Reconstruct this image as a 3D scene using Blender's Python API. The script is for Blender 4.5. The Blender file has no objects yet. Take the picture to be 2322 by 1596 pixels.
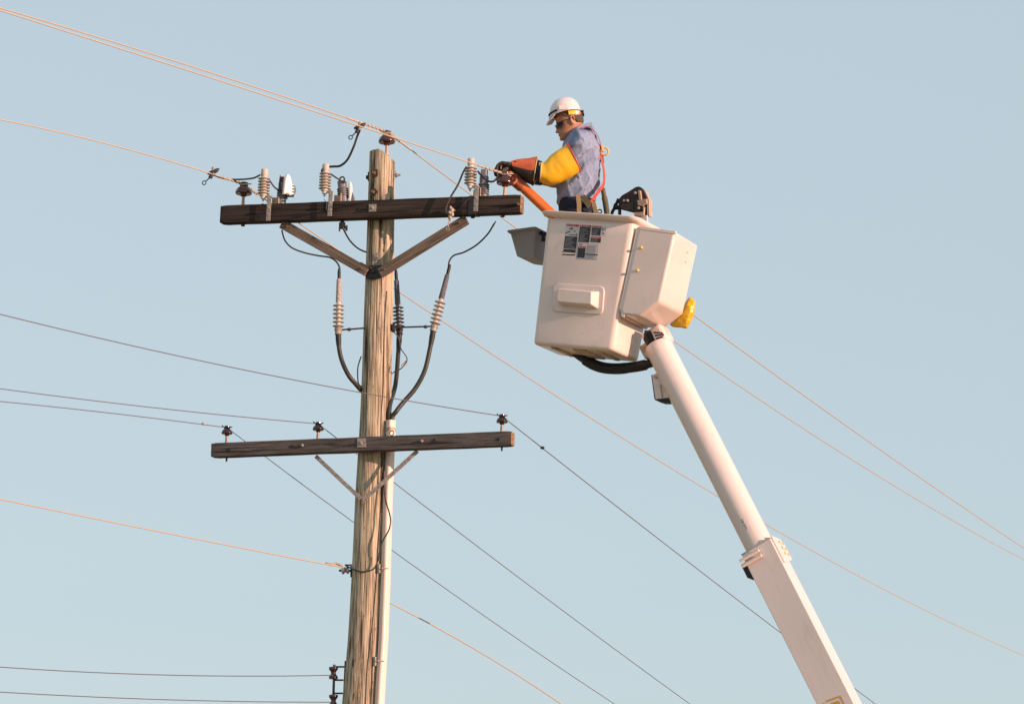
import bpy, bmesh, math, random
import numpy as np
from mathutils import Vector, Matrix, noise
R = math.radians
random.seed(7)
sc = bpy.context.scene

# ------------------------------------------------------------------ camera
PITCH = R(12); FPX = 7896.0; CU, CV = 1161.0, 798.0      # long lens on the ground, looking up at the pole
CAM = Vector((0, 0, 1.6))
RT = Vector((1, 0, 0)); FW = Vector((0, math.cos(PITCH), math.sin(PITCH))); UP = Vector((0, -math.sin(PITCH), math.cos(PITCH)))
cd = bpy.data.cameras.new('camera'); cam = bpy.data.objects.new('camera', cd); sc.collection.objects.link(cam)
cam.location = CAM; cam.rotation_euler = (R(90) + PITCH, 0, 0)
cd.sensor_width = 36; cd.lens = FPX / 2322 * 36; cd.clip_start = 0.5; cd.clip_end = 6000
sc.camera = cam

# ------------------------------------------------------------------ world, sun, exposure
SUN_EL, SUN_AZ = R(9.0), R(122)          # azimuth clockwise from +Y
w = bpy.data.worlds.new("World"); sc.world = w; w.use_nodes = True
nt = w.node_tree; nt.nodes.clear()
sky = nt.nodes.new('ShaderNodeTexSky'); sky.sky_type = 'NISHITA'; sky.sun_disc = False
sky.sun_elevation = SUN_EL; sky.sun_rotation = SUN_AZ
sky.air_density = 1.0; sky.dust_density = 1.2; sky.ozone_density = 1.2; sky.altitude = 200
hsv = nt.nodes.new('ShaderNodeHueSaturation'); hsv.inputs['Saturation'].default_value = 0.7; hsv.inputs['Value'].default_value = 1.0
hsv.inputs['Hue'].default_value = 0.5
bg = nt.nodes.new('ShaderNodeBackground'); bg.inputs['Strength'].default_value = 0.15
wo = nt.nodes.new('ShaderNodeOutputWorld')
veil = nt.nodes.new('ShaderNodeMix'); veil.data_type = 'RGBA'; veil.inputs[0].default_value = 0.8      # thin evening haze evens the sky out
veil.inputs[7].default_value = (1.95, 2.35, 2.60, 1)
nt.links.new(sky.outputs[0], hsv.inputs['Color']); nt.links.new(hsv.outputs[0], veil.inputs[6]); nt.links.new(veil.outputs[2], bg.inputs[0]); nt.links.new(bg.outputs[0], wo.inputs[0])
SUNV = Vector((math.sin(SUN_AZ) * math.cos(SUN_EL), math.cos(SUN_AZ) * math.cos(SUN_EL), math.sin(SUN_EL)))
sl = bpy.data.lights.new('sun', 'SUN'); sl.energy = 3.5; sl.angle = R(0.5); sl.color = (1.0, 0.60, 0.47)
so = bpy.data.objects.new('sun', sl); sc.collection.objects.link(so)
so.rotation_euler = (-SUNV).to_track_quat('-Z', 'Y').to_euler(); so.location = (30, -10, 30)
sc.view_settings.view_transform = 'Standard'; sc.view_settings.look = 'None'
sc.view_settings.exposure = 0.8; sc.view_settings.gamma = 1.0
sc.render.engine = 'CYCLES'

# ------------------------------------------------------------------ geometry helpers
def ray(u, v): return (RT * ((u - CU) / FPX) + UP * ((CV - v) / FPX) + FW).normalized()
def onplane(u, v, P0, N):
    d = ray(u, v); return CAM + d * ((P0 - CAM).dot(N) / d.dot(N))
def onY(u, v, y): return onplane(u, v, Vector((0, y, 0)), Vector((0, 1, 0)))
W = {}                                                  # world matrix of every object built
class MB:
    def __init__(s): s.v = []; s.f = []; s.m = []; s.mi = 0
    def mat(s, i): s.mi = i; return s
    def add(s, vs, fs):
        b = len(s.v); s.v += [Vector(x) for x in vs]
        for f in fs: s.f.append([b + i for i in f]); s.m.append(s.mi)
        return s
    def box(s, c, sx, sy, sz, X=(1, 0, 0), Y=(0, 1, 0), Z=(0, 0, 1)):
        X, Y, Z, c = Vector(X) * sx / 2, Vector(Y) * sy / 2, Vector(Z) * sz / 2, Vector(c)
        vs = [c + X * a + Y * b + Z * d for d in (-1, 1) for b in (-1, 1) for a in (-1, 1)]
        return s.add(vs, [(0, 2, 3, 1), (4, 5, 7, 6), (0, 1, 5, 4), (2, 6, 7, 3), (0, 4, 6, 2), (1, 3, 7, 5)])
    def rings(s, rs, cap0=True, cap1=True):
        n = len(rs[0]); vs = [p for r in rs for p in r]; fs = []
        for k in range(len(rs) - 1):
            for i in range(n):
                j = (i + 1) % n; fs.append((k * n + i, k * n + j, (k + 1) * n + j, (k + 1) * n + i))
        if cap0: fs.append(tuple(range(n))[::-1])
        if cap1: fs.append(tuple((len(rs) - 1) * n + i for i in range(n)))
        return s.add(vs, fs)
    def tube(s, pts, r, seg=10, cap=True, flat=None, side=None):
        pts = [Vector(p) for p in pts]; n = len(pts); rs = []
        rr = r if isinstance(r, (list, tuple)) else [r] * n
        a = None
        for k in range(n):
            t = (pts[min(k + 1, n - 1)] - pts[max(k - 1, 0)]).normalized()
            if side is not None: a = Vector(side) - t * Vector(side).dot(t)
            elif a is None:
                q = Vector((0, 0, 1)) if abs(t.z) < .9 else Vector((0, 1, 0)); a = q - t * q.dot(t)
            else: a = a - t * a.dot(t)
            a = a.normalized(); b = t.cross(a)
            fl = flat if flat is not None else 1.0
            rs.append([pts[k] + a * (rr[k] * math.cos(2 * math.pi * i / seg)) + b * (rr[k] * fl * math.sin(2 * math.pi * i / seg)) for i in range(seg)])
        return s.rings(rs, cap, cap)
    def strap(s, pts, wdir, wd, th):
        pts = [Vector(p) for p in pts]; n = len(pts); rs = []
        for k in range(n):
            t = (pts[min(k + 1, n - 1)] - pts[max(k - 1, 0)]).normalized()
            a = Vector(wdir if not isinstance(wdir, list) else wdir[k]); a = (a - t * a.dot(t)).normalized(); b = t.cross(a)
            rs.append([pts[k] + a * (wd / 2 * p) + b * (th / 2 * q) for p, q in ((1, 1), (-1, 1), (-1, -1), (1, -1))])
        return s.rings(rs)
    def lathe(s, prof, o=(0, 0, 0), ax=(0, 0, 1), seg=24):
        o, ax = Vector(o), Vector(ax).normalized()
        q = Vector((1, 0, 0)) if abs(ax.x) < .9 else Vector((0, 1, 0)); a = (q - ax * q.dot(ax)).normalized(); b = ax.cross(a)
        rs = [[o + ax * z + (a * math.cos(2 * math.pi * i / seg) + b * math.sin(2 * math.pi * i / seg)) * max(r, 1e-4) for i in range(seg)] for r, z in prof]
        return s.rings(rs)
    def prism(s, poly, ex):
        n = len(poly); p = [Vector(x) for x in poly]; ex = Vector(ex)
        return s.add(p + [x + ex for x in p], [tuple(range(n))[::-1], tuple(range(n, 2 * n))] + [(i, (i + 1) % n, n + (i + 1) % n, n + i) for i in range(n)])
    def ball(s, c, r, sx=1, sy=1, sz=1, n=12):
        c = Vector(c); rs = []
        for k in range(n + 1):
            th = math.pi * k / n
            rs.append([c + Vector((sx * r * max(math.sin(th), 1e-3) * math.cos(2 * math.pi * i / (2 * n)), sy * r * max(math.sin(th), 1e-3) * math.sin(2 * math.pi * i / (2 * n)), sz * r * math.cos(th))) for i in range(2 * n)])
        return s.rings(rs[::-1])
    def torus(s, c, ax, R_, r, n=20, m=8, a0=0, a1=2 * math.pi):
        ax = Vector(ax).normalized(); q = Vector((1, 0, 0)) if abs(ax.x) < .9 else Vector((0, 0, 1)); a = (q - ax * q.dot(ax)).normalized(); b = ax.cross(a)
        full = abs(a1 - a0 - 2 * math.pi) < 1e-6
        pts = [Vector(c) + (a * math.cos(a0 + (a1 - a0) * i / n) + b * math.sin(a0 + (a1 - a0) * i / n)) * R_ for i in range(n + 1)]
        return s.tube(pts, r, m, True)
    def mesh(s, name):
        me = bpy.data.meshes.new(name); me.from_pydata([tuple(x) for x in s.v], [], s.f)
        me.polygons.foreach_set('material_index', s.m)
        bm = bmesh.new(); bm.from_mesh(me); bmesh.ops.recalc_face_normals(bm, faces=bm.faces); bm.to_mesh(me); bm.free()
        return me
    def build(s, name, mats, parent=None, F=None, local=False, smooth=40, bevel=0, remesh=0, disp=None, smit=4):
        """link as ONE object. F: world frame whose local coordinates the verts use; else verts are world (or parent-local if local)."""
        P = W[parent] if parent else Matrix.Identity(4)
        if F is None:
            F = P.copy()
            if not local:
                inv = F.inverted(); s.v = [inv @ x for x in s.v]
        me = s.mesh(name)
        mats = mats if isinstance(mats, (list, tuple)) else [mats]
        if remesh:
            t = bpy.data.objects.new('tmp', me); sc.collection.objects.link(t)
            m = t.modifiers.new('r', 'REMESH'); m.mode = 'VOXEL'; m.voxel_size = remesh
            m2 = t.modifiers.new('s', 'SMOOTH'); m2.iterations = smit; m2.factor = .5
            me = bpy.data.meshes.new_from_object(t.evaluated_get(bpy.context.evaluated_depsgraph_get()))
            me.name = name; bpy.data.objects.remove(t)
        if disp:
            for v in me.vertices: v.co = v.co + v.normal * disp(v.co)
            me.update()
        for m in mats: me.materials.append(m)
        if remesh:
            for p in me.polygons: p.material_index = 0
        if smooth: 
            me.shade_smooth(); me.set_sharp_from_angle(angle=R(smooth)) if smooth < 180 else None
        o = bpy.data.objects.new(name, me); sc.collection.objects.link(o)
        if parent: o.parent = parent
        o.matrix_local = P.inverted() @ F; W[o] = F.copy()
        if bevel:
            b = o.modifiers.new('bevel', 'BEVEL'); b.width = bevel; b.segments = 2; b.limit_method = 'ANGLE'; b.angle_limit = R(35)
        return o
def tag(o, label, cat, group=None, kind=None):
    o['label'] = label; o['category'] = cat
    if group: o['group'] = group
    if kind: o['kind'] = kind
    return o
def thing(name, loc, label, cat, group=None, rot=None):
    o = bpy.data.objects.new(name, None); sc.collection.objects.link(o); o.empty_display_size = .1
    M = Matrix.Translation(Vector(loc)) @ (rot.to_4x4() if rot else Matrix.Identity(4))
    o.matrix_local = M; W[o] = M; return tag(o, label, cat, group)
def dup(root, M, label):
    r = root.copy(); sc.collection.objects.link(r); r.matrix_local = M; W[r] = M; r['label'] = label
    def rec(a, b):
        for ch in [x for x in sc.objects if x.parent == a]:
            c = ch.copy(); sc.collection.objects.link(c); c.parent = b; c.matrix_local = ch.matrix_local.copy(); W[c] = W[b] @ c.matrix_local
            rec(ch, c)
    rec(root, r); return r
def frame(o, X, Y, Z):
    M = Matrix.Identity(4)
    for i, a in enumerate((X, Y, Z)):
        for k in range(3): M[k][i] = a[k]
    for k in range(3): M[k][3] = o[k]
    return M
def spline(pts, n=8):
    """Catmull-Rom through pts"""
    p = [Vector(x) for x in pts]; p = [p[0] * 2 - p[1]] + p + [p[-1] * 2 - p[-2]]; out = []
    for k in range(1, len(p) - 2):
        for i in range(n):
            t = i / n; a, b, c, d = p[k - 1], p[k], p[k + 1], p[k + 2]
            out.append(.5 * ((2 * b) + (c - a) * t + (2 * a - 5 * b + 4 * c - d) * t * t + (3 * b - a - 3 * c + d) * t ** 3))
    out.append(p[-2]); return out

def rrect(w_, d_, r, z, n=7):
    out = []
    for cx, cy, a0 in ((w_ / 2 - r, d_ / 2 - r, 0), (-w_ / 2 + r, d_ / 2 - r, 90), (-w_ / 2 + r, -d_ / 2 + r, 180), (w_ / 2 - r, -d_ / 2 + r, 270)):
        for i in range(n + 1):
            a = R(a0 + 90 * i / n); out.append(Vector((cx + r * math.cos(a), cy + r * math.sin(a), z)))
    return out

# ------------------------------------------------------------------ materials
def mat(name, col, rough=.5, metal=0, noise_amt=0, scale=(8, 8, 8), bump=0, bscale=None, spec=.5, coat=0, col2=None, detail=5, lo=.35, hi=.65):
    m = bpy.data.materials.new(name); m.use_nodes = True; n = m.node_tree; b = n.nodes['Principled BSDF']
    b.inputs['Roughness'].default_value = rough; b.inputs['Metallic'].default_value = metal
    b.inputs['Specular IOR Level'].default_value = spec; b.inputs['Coat Weight'].default_value = coat
    b.inputs['Base Color'].default_value = (*col, 1)
    if noise_amt or bump or col2:
        tc = n.nodes.new('ShaderNodeTexCoord'); mp = n.nodes.new('ShaderNodeMapping'); mp.inputs['Scale'].default_value = scale
        n.links.new(tc.outputs['Object'], mp.inputs[0])
        no = n.nodes.new('ShaderNodeTexNoise'); no.inputs['Scale'].default_value = 1; no.inputs['Detail'].default_value = detail
        n.links.new(mp.outputs[0], no.inputs['Vector'])
        cr = n.nodes.new('ShaderNodeValToRGB')
        c2 = col2 if col2 else tuple(max(0, c * (1 - noise_amt)) for c in col)
        cr.color_ramp.elements[0].position = lo; cr.color_ramp.elements[0].color = (*c2, 1)
        cr.color_ramp.elements[1].position = hi; cr.color_ramp.elements[1].color = (*col, 1)
        n.links.new(no.outputs[0], cr.inputs[0]); n.links.new(cr.outputs[0], b.inputs['Base Color'])
        if bump:
            bn = n.nodes.new('ShaderNodeBump'); bn.inputs['Strength'].default_value = bump; bn.inputs['Distance'].default_value = .01
            if bscale:
                mp2 = n.nodes.new('ShaderNodeMapping'); mp2.inputs['Scale'].default_value = bscale; n.links.new(tc.outputs['Object'], mp2.inputs[0])
                no2 = n.nodes.new('ShaderNodeTexNoise'); no2.inputs['Scale'].default_value = 1; no2.inputs['Detail'].default_value = 6
                n.links.new(mp2.outputs[0], no2.inputs['Vector']); n.links.new(no2.outputs[0], bn.inputs['Height'])
            else: n.links.new(no.outputs[0], bn.inputs['Height'])
            n.links.new(bn.outputs[0], b.inputs['Normal'])
    return m
def wood(name, light, dark, grain, stain, gs, bump=.8, st=.5, big=(3, 3, .8), knots=False):
    """weathered timber: fine stretched grain, open checks and broad blotches, in object space"""
    m = bpy.data.materials.new(name); m.use_nodes = True; n = m.node_tree; b = n.nodes['Principled BSDF']; L = n.links.new
    b.inputs['Roughness'].default_value = .88; b.inputs['Specular IOR Level'].default_value = .2
    tc = n.nodes.new('ShaderNodeTexCoord')
    def nz(scale, det, rough=.6):
        mp = n.nodes.new('ShaderNodeMapping'); mp.inputs['Scale'].default_value = scale; L(tc.outputs['Object'], mp.inputs[0])
        t = n.nodes.new('ShaderNodeTexNoise'); t.inputs['Scale'].default_value = 1; t.inputs['Detail'].default_value = det; t.inputs['Roughness'].default_value = rough
        t.inputs['Distortion'].default_value = .35; L(mp.outputs[0], t.inputs['Vector']); return t.outputs[0]
    def ramp(src, p0, c0, p1, c1):
        r = n.nodes.new('ShaderNodeValToRGB'); e = r.color_ramp.elements; e[0].position = p0; e[0].color = (*c0, 1); e[1].position = p1; e[1].color = (*c1, 1); L(src, r.inputs[0]); return r.outputs[0]
    def mix(f, a, bb, mode='MIX'):
        x = n.nodes.new('ShaderNodeMix'); x.data_type = 'RGBA'; x.blend_type = mode
        if isinstance(f, float): x.inputs[0].default_value = f
        else: L(f, x.inputs[0])
        L(a, x.inputs[6]); L(bb, x.inputs[7]) if not isinstance(bb, tuple) else setattr(x.inputs[7], 'default_value', (*bb, 1)); return x.outputs[2]
    g1 = nz(gs, 7, .65); g2 = nz(tuple(k * .38 for k in gs), 4); bl = nz(big, 4)
    base = ramp(g1, .38, dark, .60, light)
    crack = ramp(g2, .36, (0, 0, 0), .43, (1, 1, 1))
    c = mix(crack, base, base); 
    c = mix(1.0, base, ramp(g2, .33, grain, .43, (1, 1, 1)), 'MULTIPLY')
    c = mix(ramp(bl, .5, (0, 0, 0), .75, (st, st, st)), c, stain)
    if knots:
        for vs_, d0, d1 in (((34, 34, 7), .07, .12), ((9, 9, 2.2), .06, .13)):           # gaff holes and knots
            mp = n.nodes.new('ShaderNodeMapping'); mp.inputs['Scale'].default_value = vs_; L(tc.outputs['Object'], mp.inputs[0])
            vo = n.nodes.new('ShaderNodeTexVoronoi'); vo.inputs['Scale'].default_value = 1; L(mp.outputs[0], vo.inputs['Vector'])
            c = mix(1.0, c, ramp(vo.outputs['Distance'], d0, (.2, .17, .15), d1, (1, 1, 1)), 'MULTIPLY')
    L(c, b.inputs['Base Color'])
    ad = n.nodes.new('ShaderNodeMath'); ad.operation = 'MULTIPLY_ADD'; ad.inputs[1].default_value = 1.6; L(crack, ad.inputs[0]); L(g1, ad.inputs[2])
    bn = n.nodes.new('ShaderNodeBump'); bn.inputs['Strength'].default_value = bump; bn.inputs['Distance'].default_value = .006; L(ad.outputs[0], bn.inputs['Height']); L(bn.outputs[0], b.inputs['Normal'])
    return m
def scuffed(m, s1, s2, amt=.5):
    """rubbed, dirty patches of irregular shape over a painted surface"""
    n = m.node_tree; b = n.nodes['Principled BSDF']; L = n.links.new; src = b.inputs['Base Color'].links[0].from_socket
    tc = n.nodes.new('ShaderNodeTexCoord'); last = src
    for sc_, p0, p1, col in ((s1, .57, .70, (.52, .44, .37)), (s2, .63, .68, (.45, .40, .36))):
        mp = n.nodes.new('ShaderNodeMapping'); mp.inputs['Scale'].default_value = sc_; mp.inputs['Location'].default_value = (3.1, 1.7, 5.3); L(tc.outputs['Object'], mp.inputs[0])
        t = n.nodes.new('ShaderNodeTexNoise'); t.inputs['Scale'].default_value = 1; t.inputs['Detail'].default_value = 8; t.inputs['Roughness'].default_value = .7; L(mp.outputs[0], t.inputs['Vector'])
        r_ = n.nodes.new('ShaderNodeValToRGB'); e = r_.color_ramp.elements; e[0].position = p0; e[0].color = (0, 0, 0, 1); e[1].position = p1; e[1].color = (amt, amt, amt, 1); L(t.outputs[0], r_.inputs[0])
        x = n.nodes.new('ShaderNodeMix'); x.data_type = 'RGBA'; L(r_.outputs[0], x.inputs[0]); L(last, x.inputs[6]); x.inputs[7].default_value = (*col, 1); last = x.outputs[2]
    L(last, b.inputs['Base Color']); return m
M = {}
M['pole'] = wood('weathered_pole_wood', (.59, .495, .345), (.175, .14, .10), (.09, .075, .065), (.34, .295, .23), (85, 85, 2.8), 1.0, .3, knots=True)
M['arm'] = wood('dark_crossarm_wood', (.056, .042, .035), (.020, .015, .013), (.4, .35, .33), (.13, .10, .075), (2.2, 60, 75), .7, .5, (1.3, 9, 14))
M['arm2'] = wood('grey_crossarm_wood', (.115, .104, .098), (.055, .048, .045), (.4, .36, .34), (.19, .17, .155), (4, 70, 80), .7, .4, (2.5, 14, 18))
M['end'] = mat('end_grain', (.33, .23, .12), .9, col2=(.1, .065, .04), scale=(40, 40, 40), bump=.4, noise_amt=.5)
M['brace'] = wood('brown_brace_wood', (.20, .155, .12), (.10, .075, .058), (.5, .45, .42), (.25, .2, .16), (3, 55, 70), .4, .4, (2, 8, 8))
M['steel'] = mat('galvanised_steel', (.42, .38, .33), .6, .3, .45, (40, 40, 40), .2)
M['rust'] = mat('rusted_steel', (.2, .12, .07), .8, .2, .5, (60, 60, 60), .3)
M['darksteel'] = mat('dark_iron', (.035, .033, .035), .55, .3, .3, (30, 30, 30), .1)
M['porcelain'] = mat('brown_porcelain', (.065, .017, .011), .12, 0, .2, (10, 10, 10), 0, coat=.6)
M['porcelain2'] = mat('dark_brown_porcelain', (.028, .008, .008), .1, 0, .2, (10, 10, 10), 0, coat=.6)
M['polymer'] = mat('pale_polymer', (.55, .50, .44), .5, 0, .15, (20, 20, 20), .03)
M['greypoly'] = mat('grey_polymer', (.20, .21, .24), .45, 0, .2, (20, 20, 20), .05)
M['tape'] = mat('wrapped_grey_tape', (.5, .46, .42), .8, 0, .5, (60, 60, 90), .8)
M['tapedark'] = mat('wrapped_dark_tape', (.17, .17, .2), .8, 0, .5, (60, 60, 90), .8)
M['whiteplastic'] = mat('white_plastic', (.78, .72, .66), .4, 0, .08, (9, 9, 9), .03)
M['rubber'] = mat('black_rubber', (.014, .014, .015), .55, 0, .3, (20, 20, 20), .15)
M['cable'] = mat('dark_olive_cable', (.035, .033, .022), .5, 0, .35, (30, 30, 12), .1)
M['jumper'] = mat('dull_jumper_wire', (.06, .052, .04), .5, 0, .3, (20, 20, 20))
M['alu'] = mat('weathered_aluminium', (.45, .37, .27), .65, 0)
M['copper'] = mat('dark_weathered_wire', (.10, .088, .088), .6)
M['pvc'] = mat('cream_pvc', (.78, .63, .54), .4, 0, .1, (5, 5, .8), .02)
M['white'] = mat('white_fibreglass', (.79, .668, .60), .32, 0, .14, (2.2, 2.2, 2.2), .03, (14, 14, 14), coat=.25); scuffed(M['white'], (5, 5, 4), (16, 16, 60), .5)
M['whitedirty'] = mat('scuffed_white_fibreglass', (.66, .57, .49), .5, 0, .55, (3, 14, 14), .1)
M['boom'] = mat('white_boom_paint', (.755, .655, .605), .3, 0, .07, (4, 4, 1.2), .015, (9, 9, 3), coat=.3); scuffed(M['boom'], (9, 9, 2.5), (40, 40, 7), .4)
M['greyplastic'] = mat('grey_tray_plastic', (.30, .29, .30), .5, 0, .12, (5, 5, 5), .04)
M['traybase'] = mat('stained_tray', (.24, .2, .16), .6, 0, .6, (18, 18, 18), .1)
M['tan'] = mat('tan_fibre', (.55, .40, .28), .6, 0, .35, (25, 25, 10), .1)
M['orange'] = mat('orange_rubber', (.72, .17, .025), .42, 0, .12, (8, 8, 8), .03)
M['orangein'] = mat('brick_rubber', (.34, .085, .035), .5)
M['yellow'] = mat('yellow_rubber', (.80, .46, .012), .42, 0, .05, (6, 6, 6), .06, (10, 10, 10))
M['yellowbag'] = mat('yellow_vinyl', (.75, .45, .015), .35, 0, .2, (9, 9, 9), .4, (14, 14, 14))
M['leather'] = mat('orange_leather', (.66, .14, .05), .7, 0, .3, (25, 25, 25), .25)
M['leatherdark'] = mat('grey_work_leather', (.055, .045, .04), .75, 0, .4, (30, 30, 30), .3)
M['piping'] = mat('tan_piping', (.62, .45, .26), .7)
M['redtrim'] = mat('red_trim', (.55, .05, .05), .6)
M['redweb'] = mat('red_webbing', (.72, .09, .075), .8, 0, .2, (120, 120, 120), .2)
M['tanweb'] = mat('tan_webbing', (.46, .33, .17), .85, 0, .25, (90, 90, 90), .2)
M['olive'] = mat('olive_webbing', (.13, .12, .055), .85, 0, .4, (22, 22, 22), .3)
M['denim'] = mat('chambray_shirt', (.27, .335, .475), .85, 0, .38, (9, 9, 6), .35, (16, 16, 9), spec=.2)
M['navy'] = mat('navy_trousers', (.02, .026, .05), .85, 0, .3, (20, 20, 20), .3, (14, 14, 8), spec=.2)
M['skin'] = mat('tanned_skin', (.46, .215, .125), .5, 0, .22, (22, 22, 22), .05)
M['lip'] = mat('lip_skin', (.30, .11, .08), .5)
M['hair'] = mat('short_brown_hair', (.10, .06, .035), .7, 0, .5, (160, 160, 60), .5)
M['lens'] = mat('dark_lens', (.006, .006, .008), .25, spec=.25)
M['hat'] = mat('white_helmet_shell', (.78, .66, .64), .22, 0, .05, (5, 5, 5), 0, coat=.4)
M['yband'] = mat('yellow_headband', (.80, .52, .05), .5)
M['paper'] = mat('decal_white', (.62, .56, .56), .5, 0, .12, (30, 30, 30))
M['decalblack'] = mat('decal_black', (.022, .026, .034), .45, 0, .35, (40, 40, 40))
M['decalred'] = mat('decal_red', (.40, .035, .045), .45, 0, .2, (40, 40, 40))
M['decalink'] = mat('decal_grey_print', (.20, .20, .22), .6)
M['decalpink'] = mat('decal_pale_print', (.72, .55, .55), .6)
M['decalgold'] = mat('decal_gold', (.62, .33, .03), .5)
M['amber'] = mat('yellow_cap', (.65, .5, .15), .5)
M['ground'] = mat('dry_grass_ground', (.40, .29, .15), .95, 0, .4, (.15, .15, .15), .2, (3, 3, 3))

# ------------------------------------------------------------------ ground (below the picture, gives the warm bounce)
g = MB(); g.add([(-2500, -2500, 0), (2500, -2500, 0), (2500, 2500, 0), (-2500, 2500, 0)], [(0, 1, 2, 3)])
go = g.build('ground', M['ground'], smooth=0); go['kind'] = 'structure'

# ------------------------------------------------------------------ utility pole
YP = 27.4
AZ = R(18)
AD = Vector((math.cos(AZ), -math.sin(AZ), 0)); AN = Vector((-math.sin(AZ), -math.cos(AZ), 0))   # along the arms / out of the arm face, towards the road
POLE = [(867.5, 345, 29.7), (865, 440, 30.5), (860.5, 620, 32.5), (853.5, 880, 34.3), (849, 1000, 35.5), (842, 1130, 37), (836, 1300, 38.7), (829, 1450, 40.3), (818.5, 1596, 42)]
pc = [(onY(u, v, YP), r / 286) for u, v, r in POLE]
def pole_at(z):
    ps = sorted(pc, key=lambda a: a[0].z)
    if z < ps[0][0].z:
        t = z / ps[0][0].z; c = ps[0][0]; return Vector((c.x - .09 * (1 - t), YP, z)), ps[0][1] + .03 * (1 - t)
    for a, b in zip(ps, ps[1:]):
        if z <= b[0].z + 1e-6:
            t = (z - a[0].z) / (b[0].z - a[0].z); return a[0].lerp(b[0], t), a[1] + (b[1] - a[1]) * t
    return ps[-1]
base, _ = pole_at(0)
pole = thing('utility_pole', base, 'weathered wooden utility pole carrying two dark crossarms, the only pole', 'utility pole')
ztop = pc[0][0].z
def pole_mesh():
    NS = 132; m = MB(); rs = []
    zs = list(np.linspace(-.0, 4.4, 12)) + list(np.linspace(4.42, ztop, 330))
    kinks = [random.random() * 2 * math.pi for _ in range(9)]
    for z in zs:
        c, r = pole_at(min(z, ztop)); ring = []
        for i in range(NS):
            a = 2 * math.pi * i / NS
            n1 = noise.noise(Vector((math.cos(a) * 13, math.sin(a) * 13, z * .55)))
            n2 = noise.noise(Vector((math.cos(a) * 30, math.sin(a) * 30, z * 1.6 + 9)))
            n3 = noise.noise(Vector((math.cos(a) * 2, math.sin(a) * 2, z * .8 + 40)))
            d = .0022 * n2 + .004 * n3 - .009 * max(0, n1 - .28) * 2
            for k, kk in enumerate(kinks):                                   # long drying checks
                w_ = kk + .12 * noise.noise(Vector((k * 7.1, 0, z * .5))); dd = (a - w_ + math.pi) % (2 * math.pi) - math.pi
                on = max(0, noise.noise(Vector((k * 3.3, 5, z * .45))) + .25)
                d -= .02 * min(1, on * 2) * math.exp(-(dd / .022) ** 2)
            x, y = math.cos(a), math.sin(a)
            zz = z
            if z > ztop - .25:                                               # sloped, broken top
                cut = ztop + .01 - max(0, x + .35) * .075 - .018 * abs(noise.noise(Vector((x * 9, y * 9, 3))))
                zz = min(z, cut)
            ring.append(Vector((c.x + x * (r + d), c.y + y * (r + d), zz)))
        rs.append(ring)
    c = pc[0][0]; rs.append([Vector((c.x + (p.x - c.x) * .55, c.y + (p.y - c.y) * .55, p.z - .004 + .01 * noise.noise(p * 14))) for p in rs[-1]])
    m.rings(rs); return m
post = pole_mesh().build('post', M['pole'], pole, smooth=55)
def hexbolt(m, c, n, r=.013, h=.014): m.lathe([(r, 0), (r, h), (r * .8, h + .003)], c, n, 6); return m
# bolts and square washers at the pole top
for u, v, nn in ((851, 394, None), (850.5, 437, None)):
    s_ = (u - 867) / 30.5; n_ = Vector((s_, -math.sqrt(1 - s_ * s_), 0)); c, r = pole_at(onY(u, v, YP - .08).z); c = c + n_ * (r + .002)
    t_ = Vector((-n_.y, n_.x, 0)); k = MB(); a_ = (t_ + Vector((0, 0, 1))).normalized(); b_ = (Vector((0, 0, 1)) - t_).normalized()
    if v < 400: a_, b_ = t_, Vector((0, 0, 1))
    k.box(c, .062, .006, .062, a_, n_, b_); hexbolt(k, c + n_ * .003, n_, .016, .022); hexbolt(k, c + n_ * .02, n_, .008, .02)
    k.build('bolt', M['rust'], pole, bevel=.001)
c, r = pole_at(onY(896, 400, YP).z); k = MB(); n_ = Vector((.96, -.28, 0)).normalized()
k.box(c + n_ * (r + .004), .06, .008, .06, Vector((-n_.y, n_.x, .6)).normalized(), n_, Vector((0, 0, 1))); k.tube([c + n_ * r, c + n_ * (r + .055)], .008, 8); hexbolt(k, c + n_ * (r + .01), n_, .017, .018)
k.build('bolt', M['steel'], pole)
n2_ = -n_; k = MB(); k.box(c + n2_ * (r + .002), .06, .008, .075, Vector((-n_.y, n_.x, 0)), n2_, Vector((0, 0, 1))); hexbolt(k, c + n2_ * (r + .006), n2_, .018, .02); k.build('bolt', M['darksteel'], pole)

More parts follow.
